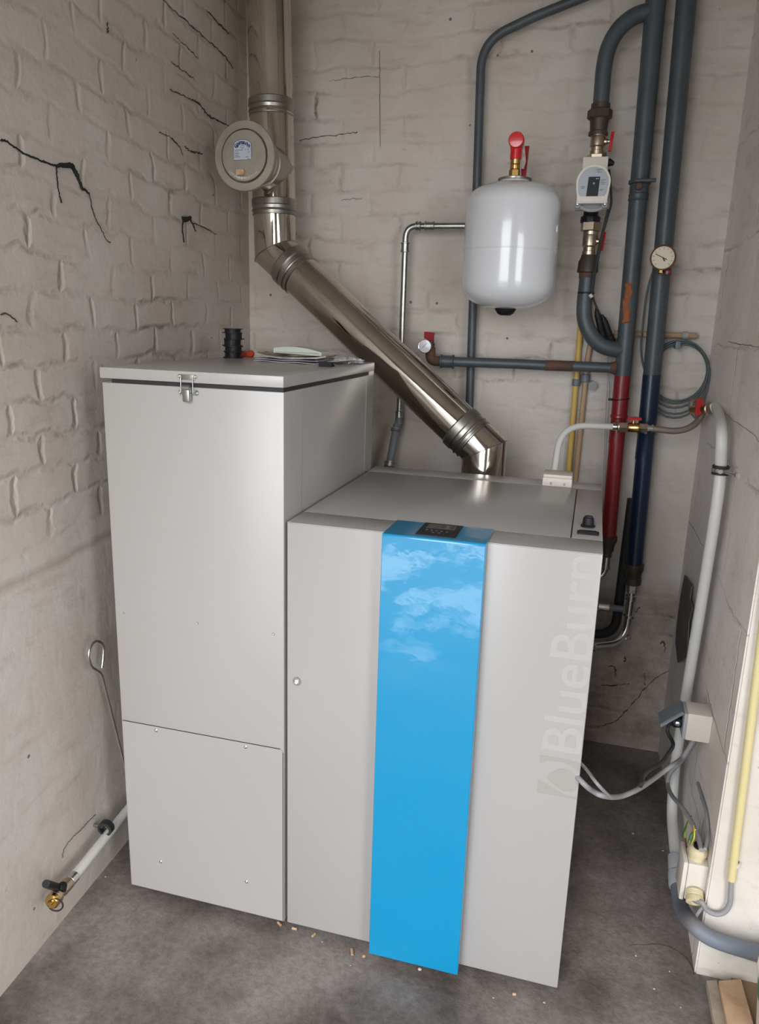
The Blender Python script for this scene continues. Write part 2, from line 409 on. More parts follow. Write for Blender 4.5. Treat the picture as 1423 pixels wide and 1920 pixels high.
M['drive'] = mat('sun_patched_paving', (.07, .075, .06, 1), .8, noise=(1.7, (.85, .82, .80, 1), .50, .60))  # pale patches stand in for sunlit ground mirrored in the blue strip

# ------------------------------------------------------------------ setting
ZF = -.03; ZC = 2.95; YB = 1.25
def xl(y): return -.118 - .06*(y+.13)     # left wall runs very slightly off square
XR = 1.495; YP = .185; XFAR = 3.3
def slab(name, poly, z0, z1, m):
    bm = bmesh.new(); prism(bm, poly, (0, 0, z0), (1, 0, 0), (0, 1, 0), (0, 0, 1), z1-z0); return struct(finish(name, bm, m, smooth=False))
slab('floor', [(-.5, FRONT), (XFAR+.3, FRONT), (XFAR+.3, YB+.3), (-.5, YB+.3)], ZF-.15, ZF, M['floor'])
slab('ceiling', [(-.5, FRONT-.2), (XFAR+.3, FRONT-.2), (XFAR+.3, YB+.3), (-.5, YB+.3)], ZC, ZC+.12, M['ceil'])
WL = slab('wall_left', [(xl(FRONT), FRONT), (xl(YB+.1), YB+.1), (xl(YB+.1)-.2, YB+.1), (xl(FRONT)-.2, FRONT)], ZF, ZC, M['wl'])
WB = slab('wall_back', [(xl(YB)-.05, YB), (XR+.3, YB), (XR+.3, YB+.2), (xl(YB)-.05, YB+.2)], ZF, ZC, M['wb'])
# right wall: a pier whose inner face has a shallow chase where the white pipe runs
YCH = .72
bm = bmesh.new()
prism(bm, [(XR, YP), (XR, YCH), (XR+.018, YCH+.012), (XR-.012, YB), (XR+.35, YB), (XR+.35, YP)], (0, 0, ZF), (1, 0, 0), (0, 1, 0), (0, 0, 1), ZC-ZF, 0)
WR = struct(finish('wall_right', bm, M['wr'], smooth=False))
slab('wall_pier_front', [(XR+.004, YP-.004), (XFAR+.2, YP-.004), (XFAR+.2, YP+.3), (XR+.004, YP+.3)], ZF, ZC, M['pier'])
slab('wall_far_right', [(XFAR, FRONT), (XFAR, YP+.05), (XFAR+.2, YP+.05), (XFAR+.2, FRONT)], ZF, ZC, M['frontw'])
# wall with the open door, behind the camera
slab('wall_front_left', [(xl(FRONT)-.2, FRONT-.2), (DOOR[0], FRONT-.2), (DOOR[0], FRONT), (xl(FRONT)-.2, FRONT)], ZF, ZC, M['frontw'])
slab('wall_added_pillar', [(DOOR[1], FRONT-.2), (ADDED_BAY[0], FRONT-.2), (ADDED_BAY[0], FRONT), (DOOR[1], FRONT)], ZF, ZC, M['frontw'])  # unseen, added to keep daylight out of the niche right of the boiler
slab('wall_front_right', [(ADDED_BAY[1], FRONT-.2), (XFAR+.2, FRONT-.2), (XFAR+.2, FRONT), (ADDED_BAY[1], FRONT)], ZF, ZC, M['frontw'])
slab('wall_front_top', [(DOOR[0], FRONT-.2), (DOOR[1], FRONT-.2), (DOOR[1], FRONT), (DOOR[0], FRONT)], DOOR[2], ZC, M['frontw'])
slab('wall_added_bay_top', [(ADDED_BAY[0], FRONT-.2), (ADDED_BAY[1], FRONT-.2), (ADDED_BAY[1], FRONT), (ADDED_BAY[0], FRONT)], ADDED_BAY[2], ZC, M['frontw'])
slab('ground_outside', [(-14, -30), (16, -30), (16, FRONT), (-14, FRONT)], ZF-.2, ZF-.01, M['drive'])

# marks on the walls
def wallmark(name, pix, r, plane, parent, m=M['strand'], seg=6, lift=.002):
    pts = []
    for u, v in pix:
        if plane == 'L':
            d = ray(u, v); # intersect x = -.118-.06(y+.13)
            t = (-.118-.06*(CAM.y+.13)-CAM.x)/(d.x+.06*d.y); p = CAM+d*t; p.x += lift
        elif plane == 'B': p = ay(u, v, YB-lift)
        elif plane == 'R': p = axx(u, v, XR-lift)
        else: p = az(u, v, ZF+lift*.3)
        pts.append(p)
    sm = smoothline(pts, 9)
    if isinstance(r, (list, tuple)):
        rr = []
        for i in range(len(sm)):
            f = i/(len(sm)-1)*(len(r)-1); k = min(int(f), len(r)-2); rr.append(r[k]+(r[k+1]-r[k])*(f-k))
        r = rr
    jit = .0032 if name == 'crevice' else .0016
    for i, p in enumerate(sm[1:-1]): p += V((random.uniform(-1, 1) if plane == 'B' else 0, random.uniform(-1, 1) if plane != 'B' else 0, random.uniform(-1, 1)))*jit
    if name == 'crevice':
        if not isinstance(r, list): r = [r]*len(sm)
        r = [q*random.uniform(.25, .75) for q in r]
    elif isinstance(r, list): r = [q*.72*random.uniform(.75, 1.15) for q in r]
    return tube(name, sm, r, m, parent, seg=seg)
wallmark('dark_strand', [(0, 262), (12, 266), (45, 288), (80, 303), (105, 312)], [.003, .003, .003, .004], 'L', WL)
wallmark('dark_strand', [(105, 312), (118, 309), (133, 312), (143, 330), (152, 351), (166, 363)], [.004, .008, .009, .007, .005, .003], 'L', WL)
wallmark('dark_strand', [(166, 363), (172, 392), (180, 415), (190, 432), (197, 448), (206, 455)], [.002, .0015, .0015], 'L', WL)
wallmark('dark_strand', [(105, 314), (106, 340), (110, 365), (114, 380)], [.003, .002, .0025], 'L', WL)
wallmark('dark_hole', [(340, 408), (346, 412), (356, 408)], [.006, .013, .007], 'L', WL)
wallmark('dark_strand', [(342, 410), (341, 430), (344, 454)], [.005, .003, .003], 'L', WL)
wallmark('dark_strand', [(354, 408), (361, 422), (366, 434)], [.005, .003, .003], 'L', WL)
wallmark('dark_strand', [(362, 418), (385, 428), (405, 440)], [.002, .0025, .001], 'L', WL, M['groove'])
wallmark('crevice', [(297, 247), (318, 258), (335, 275), (342, 292)], [.002, .003, .002], 'L', WL, M['groove'])
wallmark('crevice', [(345, 275), (360, 285), (378, 288)], [.002, .004, .003], 'L', WL, M['groove'])
wallmark('crevice', [(305, 0), (350, 42), (385, 72), (420, 105), (436, 128)], [.002, .004, .003, .004, .002], 'L', WL, M['groove'])
wallmark('crevice', [(318, 168), (350, 182), (372, 196), (395, 220), (430, 236)], [.003, .003, .005, .004, .003], 'L', WL, M['groove'])
wallmark('crevice', [(320, 115), (345, 135), (365, 150)], [.002, .003, .002], 'L', WL, M['groove'])
wallmark('crevice', [(322, 62), (350, 88), (370, 110)], [.001, .003, .002], 'L', WL, M['groove'])
wallmark('crevice', [(385, 18), (410, 45), (428, 62)], [.002, .004, .002], 'L', WL, M['groove'])
wallmark('crevice', [(200, 42), (201, 62)], [.003, .004], 'L', WL, M['groove'])
wallmark('crack', [(116, 1608), (120, 1590), (135, 1570), (150, 1556), (165, 1540), (178, 1527)], .0008, 'L', WL, M['groove'])
wallmark('crack', [(0, 590), (12, 588), (30, 603)], .0015, 'L', WL, M['groove'])
wallmark('crevice', [(562, 263), (590, 258), (640, 252), (670, 247)], [.002, .002, .003], 'B', WB, M['groove'])
wallmark('crevice', [(617, 152), (660, 146), (712, 143)], .0012, 'B', WB, M['groove'])
wallmark('crack', [(712, 95), (712, 160), (713, 275)], .0008, 'B', WB, M['groove'])
wallmark('crevice', [(640, 376), (660, 373), (678, 373)], .0014, 'B', WB, M['groove'])
wallmark('crevice', [(1120, 1362), (1155, 1352), (1185, 1320), (1220, 1280), (1262, 1250)], [.002, .003, .002], 'B', WB, M['groove'])
wallmark('crevice', [(1140, 1250), (1152, 1252), (1154, 1270)], [.002, .004, .002], 'B', WB, M['groove'])
wallmark('crevice', [(1128, 1285), (1150, 1285), (1180, 1282)], [.002, .004, .002], 'B', WB, M['groove'])
wallmark('crevice', [(1192, 1148), (1200, 1138)], .003, 'B', WB, M['groove'])
wallmark('crevice', [(1238, 1207), (1245, 1203), (1247, 1222)], [.003, .005, .002], 'B', WB, M['groove'])
wallmark('crevice', [(1171, 1240), (1172, 1232)], .004, 'B', WB, M['groove'])
wallmark('crevice', [(1210, 1262), (1209, 1285)], .0025, 'B', WB, M['groove'])
wallmark('crack', [(1313, 1828-330), (1313, 1490)], .0008, 'R', WR, M['groove'])
wallmark('crack', [(1366, 640), (1385, 645), (1423, 650)], [.001, .0016, .0009], 'R', WR, M['rust'])
wallmark('crack', [(1335, 752), (1377, 790), (1410, 812), (1423, 830)], .0006, 'R', WR, M['card'])
wallmark('crack', [(1180, 1772), (1205, 1771), (1240, 1771), (1265, 1780), (1285, 1795), (1297, 1812), (1302, 1828)], [.001, .0018, .001], 'F', bpy.data.objects['floor'], M['groove'])
# bare cement patch by the back right corner
bm = bmesh.new()
cp = [axx(u, v, 1.4830) for u, v in [(1283, 1078), (1290, 1088), (1296, 1100), (1293, 1122), (1297, 1140), (1291, 1165), (1289, 1195), (1288, 1228), (1278, 1238), (1270, 1242), (1266, 1205), (1268, 1175), (1271, 1150), (1275, 1120), (1279, 1098)]]
prism(bm, [(p.y, p.z) for p in cp], (1.4830, 0, 0), (0, 1, 0), (0, 0, 1), (1, 0, 0), .004)
finish('cement_patch', bm, M['cement'], WR)

# ------------------------------------------------------------------ pellet hopper cabinet
WH = .4579; H = 1.42; DH = .7196; ZL = 1.3944
hop = thing('pellet_hopper', 'tall silver sheet-metal hopper cabinet on the left, with a latched lid', 'cabinet', (WH/2, DH/2, ZF))
box('body', 0, WH, 0, DH, 0, ZL-.010, M['silver'], hop, .0015)
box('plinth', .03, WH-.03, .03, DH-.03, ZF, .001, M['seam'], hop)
box('lid_seal', .022, WH-.003, .006, DH-.05, ZL-.011, ZL+.002, M['blackr'], hop)
box('lid', -.003, WH+.001, -.004, DH+.002, ZL, H, M['silver'], hop, .002)
box('lid_hinge_strip', .01, WH, DH-.05, DH, ZL-.011, ZL+.001, M['silver'], hop)
# lower access cover: a thin plate with rounded corners
bm = bmesh.new()
cv = [(0.004, .002), (WH-.003, .002), (WH-.003, .497), (WH-.0045, .5035), (WH-.011, .507), (0.004, .507)]
prism(bm, cv, (0, 0, 0), (1, 0, 0), (0, 0, 1), (0, -1, 0), .0016)
cover = finish('access_cover', bm, M['silver'], hop, smooth=False)
bm = bmesh.new()
add_box(bm, .004, WH-.010, -.0019, 0, .5065, .5078); add_box(bm, WH-.0034, WH-.0022, -.0019, 0, .002, .498)
lab(finish('cover_seam', bm, M['seam'], hop, smooth=False), 'dark seam line round the access cover')
def screw(x, z, y=0, r=.0042, par=hop):
    s = lathe('screw', (x, y+.0002, z), (0, -1, 0), [(r, 0), (r, .0012), (r*.7, .0024), (r*.35, .0026), (r*.3, .0012), (0, .0012)], M['chrome'], par, seg=14)
    return s
for x, z in [(.024, .81), (.23, .811), (.431, .811)]: screw(x, z, 0, .0032)
for x, z in [(.102, .502-.006), (.355, .502-.006), (.098, .098), (.352, .098)]: screw(x, z, -.0016, .0046)
# side panel seams
for y in (.112, .645):
    box('side_seam', WH-.0005, WH+.0004, y-.0007, y+.0007, .0, ZL-.012, M['groove'] if False else M['inoxd'], hop, smooth=False)
# toggle latch
lt = box('toggle_latch', .207, .245, -.0065, -.004, 1.401, 1.413, M['galv'], hop, .001)
bm = bmesh.new(); add_tube(bm, [(.211, -.008, 1.407), (.211, -.010, 1.372), (.241, -.010, 1.372), (.241, -.008, 1.407)], .0013, 8)
finish('latch_bail', bm, M['galv'], lt)
bm = bmesh.new(); add_box(bm, .217, .235, -.016, -.002, 1.352, 1.384, .003); add_lathe(bm, (.216, -.013, 1.384), (1, 0, 0), [(.006, 0), (.006, .02)], 16)
finish('latch_lever', bm, M['galv'], lt)
bm = bmesh.new(); prism(bm, [(.204, 1.379), (.248, 1.379), (.252, 1.372), (.247, 1.366), (.205, 1.366), (.200, 1.372)], (0, 0, 0), (1, 0, 0), (0, 0, 1), (0, -1, 0), .0016)
finish('latch_base', bm, M['galv'], lt)
for x, z, y in [(.206, 1.409, -.006), (.246, 1.409, -.006), (.204, 1.372, -.0012), (.248, 1.372, -.0012)]: screw(x, z, y, .0042, lt)

# ------------------------------------------------------------------ boiler cabinet
XB = .4656; XE = 1.1628; HB = 1.0912; DB = .7552
boi = thing('pellet_boiler', 'wide low silver boiler cabinet with a glossy blue front strip', 'boiler', ((XB+XE)/2, DB/2, ZF))
box('body', XB+.001, XE-.001, .022, DB, 0, HB-.003, M['silver'], boi, .001)
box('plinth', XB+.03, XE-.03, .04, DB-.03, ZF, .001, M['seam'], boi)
door = box('front_door', XB, XE, 0, .0205, 0, HB-.002, M['silver'], boi, .003)
box('rear_top_strip', WH+.006, XE, .6618, DB, HB-.0025, HB, M['silver'], boi, .0006)
box('panel_gap', 1.0935, 1.0965, .11, .658, HB-.004, HB-.0016, M['seam'], boi, smooth=False)
box('top_panel', XB, 1.0935, .1075, .660, HB-.0025, HB, M['silver'], boi, .0006)
box('switch_panel', 1.0965, XE, .1075, .660, HB-.0025, HB, M['silver'], boi, .0006)
box('front_top_strip', XB, XE, .0, .106, HB-.0025, HB, M['silver'], boi, .0008)
lk = lathe('door_lock', (.492, .0005, .698), (0, -1, 0), [(.0115, 0), (.0115, .002), (.0105, .0035), (.0085, .0035), (.0080, .0015), (0, .0015)], M['chrome'], boi, seg=28)
bm = bmesh.new(); add_box(bm, .4875, .4965, -.0045, -.0005, .6935, .7025, .001)
finish('key_insert', bm, M['white'], lk)
# safety thermostat cap and rating plate on the switch panel
sw = lathe('thermostat_knob', (1.130, .222, HB-.0005), (0, 0, 1), [(.0165, 0), (.0165, .004), (.0135, .006), (.0125, .020), (.011, .023), (0, .024)], M['black'], boi, seg=28)
lathe('knob_cap', (1.130, .222, HB+.0232), (0, 0, 1), [(.009, 0), (.009, .002), (0, .0025)], M['seam'], sw, seg=18)
rs = box('rocker_switch', 1.107, 1.155, .143, .168, HB, HB+.004, M['black'], boi, .001)
box('rocker', 1.112, 1.150, .147, .164, HB+.0038, HB+.0062, M['panel'], rs, .001)
# blue strip: front face, sloped control head
BX0, BX1 = .7, .926
blue = bmesh.new()
prof = [(-.034, .0), (-.034, 1.0925), (-.031, 1.097), (.098, HB+.0045), (.102, HB+.001), (-.006, HB+.001), (-.006, 0)]
prism(blue, prof, (BX0, 0, 0), (0, 1, 0), (0, 0, 1), (1, 0, 0), BX1-BX0, .0)
bs = finish('blue_front_strip', blue, M['blue'], boi, ang=25)
bv = bs.modifiers.new('bevel', 'BEVEL'); bv.width = .002; bv.segments = 2; bv.limit_method = 'ANGLE'
def onhead(x, y, off=0):
    z = 1.097 + (y+.031)/(.129)*(HB+.0045-1.097); return V((x, y, z+off))
ctl = bmesh.new()
ins = [onhead(.769, -.012, .0002), onhead(.857, -.014, .0002), onhead(.857, .094, .0002), onhead(.769, .094, .0002)]
a = [ctl.verts.new(p) for p in ins]; bq = [ctl.verts.new(p+V((0, 0, .0012))) for p in ins]
ctl.faces.new(a[::-1]); ctl.faces.new(bq)
for i in range(4): ctl.faces.new((a[i], a[(i+1) % 4], bq[(i+1) % 4], bq[i]))
cp_ = finish('control_panel', ctl, M['panel'], boi, smooth=False)
ctl = bmesh.new()
ins = [onhead(.781, .048, .0014), onhead(.845, .048, .0014), onhead(.845, .084, .0014), onhead(.781, .084, .0014)]
a = [ctl.verts.new(p) for p in ins]; bq = [ctl.verts.new(p+V((0, 0, .0006))) for p in ins]
ctl.faces.new(a[::-1]); ctl.faces.new(bq)
for i in range(4): ctl.faces.new((a[i], a[(i+1) % 4], bq[(i+1) % 4], bq[i]))
finish('display', ctl, M['screen'], cp_, smooth=False)
for x, y in [(.786, .03), (.797, .028), (.808, .028), (.819, .028), (.832, .026), (.803, .012), (.817, .012)]:
    p = onhead(x, y, .0012); lathe('button', p, (0, 0, 1), [(.0028, 0), (.0028, .0006), (0, .0008)], M['lid_g'], cp_, seg=12)
# lettering reading upwards along the right edge of the door
tm = text_mesh('BlueBurn', 1, 0)
xs = [v.co.x for v in tm.vertices]; ys = [v.co.y for v in tm.vertices]
w0, w1 = min(xs), max(xs); h1 = max(ys)
Zs, Ze = .630, 1.083; Xb, Xt = 1.160, 1.076
bmt = bmesh.new()
for k, (ox, oy) in enumerate([(-.012, 0), (.012, 0), (0, .010), (0, -.010)]):   # doubled strokes make the letters bold
    me_ = tm.copy()
    for v in me_.vertices: v.co = V((Xb - max(v.co.y+oy, 0)/h1*(Xb-Xt), -.00005*k, Zs+(v.co.x+ox-w0)/(w1-w0)*(Ze-Zs)))
    bmt.from_mesh(me_)
r_ = bmesh.ops.extrude_face_region(bmt, geom=list(bmt.faces))
for e in r_['geom']:
    if isinstance(e, bmesh.types.BMVert): e.co.y -= .0005
lab(finish('door_lettering', bmt, M['glyph'], door, smooth=False), 'faint pale BlueBurn lettering running upwards')
# square mark below the word: taupe field crossed by a pale flame / drop outline
def emb(poly, name, m, y=0.0):
    bm = bmesh.new(); prism(bm, poly, (0, y, 0), (1, 0, 0), (0, 0, 1), (0, -1, 0), .0006); return finish(name, bm, m, door, smooth=False)
x0, x1, z0, z1 = 1.074, 1.1610, .517, .612
emb([(x0, z0), (x1, z0), (x1, z0+.006), (x1-.02, z0+.004), (x1-.045, z0+.014), (x0+.012, z0+.028), (x0, z0+.030)], 'logo_mark', M['logo'])
emb([(x0, z1), (x0, z1-.022), (x0+.02, z1-.010), (x0+.05, z1-.008), (x1-.01, z1-.018), (x1, z1-.026), (x1, z1-.004), (x1-.04, z1)], 'logo_mark', M['logo'])
drop = [(1.092, .558), (1.100, .572), (1.116, .586), (1.134, .588), (1.150, .580), (1.160, .566), (1.1610, .548), (1.152, .536), (1.138, .532), (1.122, .536), (1.106, .546)]
emb(drop, 'logo_drop', M['logo'])

# plastic box standing on the boiler's rear strip
bx = thing('sensor_box', 'small cream-white plastic box on top of the boiler near its back edge', 'box', (1.037, .71, HB))
box('base', .995, 1.079, .662, .745, HB, HB+.024, M['whitep'], bx, .002)
box('cover', .996, 1.078, .663, .744, HB+.0235, HB+.034, M['whitep'], bx, .003)
for x in (1.020, 1.058): box('clip_slot', x-.003, x+.003, .6605, .6635, HB+.004, HB+.012, M['greyp'], bx)

# ------------------------------------------------------------------ flue
fl = thing('flue_pipe', 'polished stainless steel flue pipe slanting from the boiler up into the left corner', 'flue', (.79, .87, HB))
T = V((-.018, 1.0, 2.99)); TEE1 = ay(509, 210, 1.0); TB = ay(514, 382, 1.0); E1 = V((.014, 1.0, 1.765)); E2 = V((.792, .875, 1.150))
up = (T-E1).normalized(); di = (E2-E1).normalized(); R0 = .071
def seg_tube(name, a, b, r, m=M['inox'], seam=True, ext=0):
    d = (b-a).normalized(); L = (b-a).length
    bm = bmesh.new(); add_lathe(bm, a, d, [(r, 0), (r, L)], 48)
    if seam:
        x, y, z = frame(d); k = (x*.4 - V((0, 1, 0))*.0 + y*0).normalized()
    return finish(name, bm, m, fl)
def collar(c, d, r=R0, m=M['inoxd'], L=.052, flip=1):
    d = V(d).normalized()*flip
    pr = [(r, -.002), (r+.003, 0), (r+.0045, .0015), (r+.0055, .020), (r+.0025, .023), (r+.0015, .0325), (r+.0045, .034), (r+.0055, .036), (r+.0045, .038), (r+.0015, .0395), (r+.0015, .0455), (r+.004, .047), (r+.004, .050), (r, .052)]
    return lathe('collar', V(c), d, [(a, s*L/.052) for a, s in pr], m, fl, seg=48, cap=False, ang=25)
# mitred run built as one swept surface per section
def mitre(name, a, b, c, r, la, lb, m=M['inox']):
    """elbow with one straight mitre at b, reaching la back toward a and lb on toward c"""
    d1 = (b-a).normalized(); d2 = (c-b).normalized(); nrm = (d1+d2).normalized()
    x, y, z = frame(d1); S_ = 48; rings = [[], [], [], [], []]; bm = bmesh.new()
    ax_ = d1.cross(d2).normalized(); q = Matrix.Rotation(d1.angle(d2), 3, ax_)
    for k in range(S_):
        th = 2*math.pi*k/S_; o = (x*math.cos(th)+y*math.sin(th))*r; o2 = q @ o
        p = b - d1*la + o; t_ = (b-p).dot(nrm)/d1.dot(nrm); mm = p+d1*t_
        rings[0].append(bm.verts.new(p)); rings[1].append(bm.verts.new(mm)); rings[2].append(bm.verts.new(b+d2*lb+o2))
    for i in (0, 1):
        for k in range(S_):
            j = (k+1) % S_; bm.faces.new((rings[i][k], rings[i][j], rings[i+1][j], rings[i+1][k]))
    o = finish(name, bm, m, fl, ang=20)
    # weld bead
    bm = bmesh.new(); pts = []
    for k in range(S_):
        th = 2*math.pi*k/S_; of_ = (x*math.cos(th)+y*math.sin(th))*(r+.0006); p = b-d1*la+of_; pts.append(p+d1*((b-p).dot(nrm)/d1.dot(nrm)))
    add_tube(bm, pts, .0014, 6, True); finish('weld_seam', bm, M['inoxd'], o)
    return o
seg_tube('pipe_section', T, TEE1+up*.02, R0)
seg_tube('tee_section', TEE1+up*.0, TB-up*.03, R0+.0015)
ZC1 = TEE1+up*.035
collar(ZC1, up, flip=-1); collar(TB+up*.012, up, flip=-1)
mitre('elbow', TB, E1, E2, R0, (TB-E1).length-.0, .075)
A1 = E1+di*.062; collar(A1, di, flip=1, L=.070)
A2 = E2-di*.115
seg_tube('pipe_section', A1+di*.05, A2+di*.02, R0)
collar(A2, di, flip=1, L=.070)
mitre('elbow', A2, E2, V((.792, .875, .8)), R0, .07, .20)
# folded seams along the upright pipe
sv = V((.050, -.052, 0))
tube('seam_reflection_line', [T+sv*.995, TEE1+up*.06+sv*.995], .0012, M['inoxd'], fl, 6)
tube('seam_reflection_line', [TB+up*.075+sv, TEE1-up*.005+sv], .0012, M['inoxd'], fl, 6)
x_, y_, z_ = frame(di); so = (V((.55, -.62, .55)) - di*V((.55, -.62, .55)).dot(di)).normalized()*(R0+.0003)
tube('seam_reflection_line', [A1+di*.06+so, A2+so], .0012, M['inoxd'], fl, 6)  # dark line standing in for a reflection on the slanted pipe
# tee branch toward the room with the cleanout cap
BC = ay(513, 318, 1.0); bd = V((-.02, -1, 0)).normalized()
br_ = lathe('tee_branch', BC, bd, [(R0, .0), (R0, .10), (R0+.004, .102), (R0+.004, .112), (R0, .114), (R0, .122), (R0+.005, .126), (R0+.006, .14), (R0+.002, .144), (R0+.002, .17), (R0+.006, .172), (R0+.006, .20)], M['inoxd'], fl, seg=48)
cap_o = BC+bd*.20
cap = lathe('cleanout_disc', cap_o, bd, [(R0+.004, 0), (.098, .004), (.102, .008), (.102, .015), (.101, .018), (.0795, .018), (.0785, .0195), (.0775, .018), (.0765, .010), (.0755, .010), (.0745, .0205), (.0735, .022), (0, .022)], M['discm'], fl, seg=64, ang=15)
cx_, cy_, cz_ = V((-1, 0, 0)), V((0, 0, 1)), bd   # across, up, outward
cx_ = V((1, -.02, 0)).normalized()
CO = cap_o+bd*.0222
def onto(name, poly, m, par, t=.0006, off=0):
    bm = bmesh.new(); prism(bm, poly, CO+bd*off, cx_, V((0, 0, 1)), bd, t); return finish(name, bm, m, par, smooth=False)
# sticker
st = [(-.034, -.012), (.026, -.012)] + [(-.004+.030*math.cos(a)*1.0, .030+.016*math.sin(a)) for a in [math.pi*i/14 for i in range(15)]]
stk = onto('sticker', st, M['labelw'], cap)
bm = bmesh.new(); add_tube(bm, [CO+cx_*p[0]+V((0, 0, p[1]))+bd*.0006 for p in st], .0006, 5, True); finish('sticker_border', bm, M['ink'], stk)
word = 'üpmann'
arc0, arc1 = math.radians(142), math.radians(38)
bml = bmesh.new()
for i, ch in enumerate(word):
    me_ = text_mesh(ch, .0185, .0003)
    w_ = [v.co.x for v in me_.vertices]; mc = (min(w_)+max(w_))/2
    a = arc0+(arc1-arc0)*(i/(len(word)-1)); q = a-math.pi/2
    px, pz = -.004+.0250*math.cos(a), .008+.0250*math.sin(a)
    for v in me_.vertices:
        lx, lz = (v.co.x-mc)*.95, v.co.y
        lz *= 1.0
        X_ = px+lx*math.cos(q*.55)-lz*math.sin(q*.55); Z_ = pz+lx*math.sin(q*.55)+lz*math.cos(q*.55)
        v.co = CO+cx_*X_+V((0, 0, Z_))+bd*(.0012+v.co.z)
    bml.from_mesh(me_)
    for dx in (-.0007, .0007):
        mc_ = me_.copy()
        for v in mc_.vertices: v.co = v.co+cx_*dx+bd*abs(dx)*.1
        bml.from_mesh(mc_)
lab(finish('sticker_lettering', bml, M['ink'], stk, smooth=False), 'navy arched lettering on the sticker')
bm = bmesh.new()
for (a0_, a1_, z) in [(-.03, -.003, .016), (.004, .008, .017), (.012, .018, .017), (-.03, -.019, .011), (.014, .02, .010), (-.03, -.015, .006), (-.03, -.017, .001), (-.03, -.012, -.003), (.006, .017, -.004), (.013, .021, -.009)]:
    prism(bm, [(a0_, z-.0008), (a1_, z-.0008), (a1_, z+.0008), (a0_, z+.0008)], CO+bd*.0008, cx_, V((0, 0, 1)), bd, .0003)
add_tube(bm, [CO+cx_*(-.004+.0045*math.cos(t_*.4))+V((0, 0, .0255+.0045*math.sin(t_*.4)))+bd*.001 for t_ in range(16)], .0006, 5, True)
finish('sticker_print', bm, M['inkg'], stk, smooth=False)
bm = bmesh.new(); add_box(bm, -.022, .004, 0, .012, -.058, -.040, .002, Matrix(((cx_.x, bd.x, 0, CO.x), (cx_.y, bd.y, 0, CO.y), (0, 0, 1, CO.z), (0, 0, 0, 1))))
finish('draught_knob', bm, M['pellet'], cap)
lathe('knob_screw', CO+cx_*-.001+V((0, 0, -.049)), bd, [(.008, 0), (.008, .014), (.005, .016), (0, .016)], M['pellet'], cap, seg=18)
bm = bmesh.new()
for i in range(19):
    a = math.radians(-138+5.0*i); c_, s_ = math.cos(a), math.sin(a)
    add_tube(bm, [CO+cx_*(c_*.0615)+V((0, 0, s_*.0615+.0))+bd*.0003, CO+cx_*(c_*.0685)+V((0, 0, s_*.0685))+bd*.0003], .0011, 5)
finish('scale_marks', bm, M['white'], cap)

# ------------------------------------------------------------------ clutter on the hopper lid
gl = thing('cable_spool', 'stack of black ribbed plastic rings standing on the hopper lid', 'spool', az(437, 671, H))
p = az(437, 671, H)
z = 0; k = 0
for dx, r, hh in [(0, .026, .018), (.0015, .026, .018), (-.001, .026, .02), (.003, .026, .018), (.0, .0255, .014)]:
    bmg = bmesh.new()
    add_lathe(bmg, p+V((dx, 0, z)), (0, 0, 1), [(r+.004, 0), (r+.004, .0025), (r-.001, .003), (r-.001, hh-.0025), (r+.004 if k in (1, 4) else r, hh-.002), (r+.004 if k in (1, 4) else r, hh)], 28)
    for a in range(3):
        an = a*2.1+k*.9; add_box(bmg, p.x+dx+math.cos(an)*r-.005, p.x+dx+math.cos(an)*r+.005, p.y+math.sin(an)*r-.005, p.y+math.sin(an)*r+.005, H+z, H+z+.003)
    finish('spool_ring', bmg, M['black'], gl); z += hh; k += 1
# orange connector
oc = thing('orange_connector', 'small orange plastic connector beside the black spool', 'connector', az(462, 668, H))
p = az(463, 669, H)
box('connector_body', p.x-.018, p.x+.010, p.y-.012, p.y+.012, H, H+.017, M['orange'], oc, .003)
lathe('connector_ring', p+V((.014, -.01, .010)), (0, 1, 0), [(.009, 0), (.011, .004), (.011, .014), (.006, .018)], M['orange'], oc, seg=20)
lathe('wire_tail', p+V((-.018, 0, .010)), (-1, 0, .2), [(.004, 0), (.004, .016), (.002, .022)], M['cabled'], oc, seg=12)
# papers
def sheet(name, cx, cy, w_, h_, rot, z, m, label, cat='paper', curl=0.0, th=.0012, sag=0.002, group=None):
    bm = bmesh.new(); N = 8; g = []; g2 = []
    for i in range(N+1):
        r1 = []; r2 = []
        for j in range(N+1):
            a = (i/N-.5)*w_; b_ = (j/N-.5)*h_
            zz = curl*max(0, (abs(i/N-.5)*2)**4) + sag*(.5+.5*math.sin(i*1.3+j*.9))
            x = cx+a*math.cos(rot)-b_*math.sin(rot); y = cy+a*math.sin(rot)+b_*math.cos(rot)
            r1.append(bm.verts.new((x, y, z+zz))); r2.append(bm.verts.new((x, y, z+zz+th)))
        g.append(r1); g2.append(r2)
    for i in range(N):
        for j in range(N):
            bm.faces.new((g[i][j], g[i][j+1], g[i+1][j+1], g[i+1][j])); bm.faces.new((g2[i][j], g2[i+1][j], g2[i+1][j+1], g2[i][j+1]))
    for i in range(N):
        bm.faces.new((g[i][0], g[i+1][0], g2[i+1][0], g2[i][0])); bm.faces.new((g[i][N], g2[i][N], g2[i+1][N], g[i+1][N]))
        bm.faces.new((g[0][i], g2[0][i], g2[0][i+1], g[0][i+1])); bm.faces.new((g[N][i], g[N][i+1], g2[N][i+1], g2[N][i]))
    o = finish(name, bm, m, ang=60); return tag(o, label, cat, group)
pc = az(600, 676, H)
sheet('paper_sheet', .275, .545, .21, .14, -.22, H+.0005, M['paper'], 'pale paper sheet lowest in the pile on the hopper lid')
sheet('leaflet', .265, .555, .20, .125, -.08, H+.005, M['paperblue'], 'bluish leaflet in the middle of the pile', curl=.002)
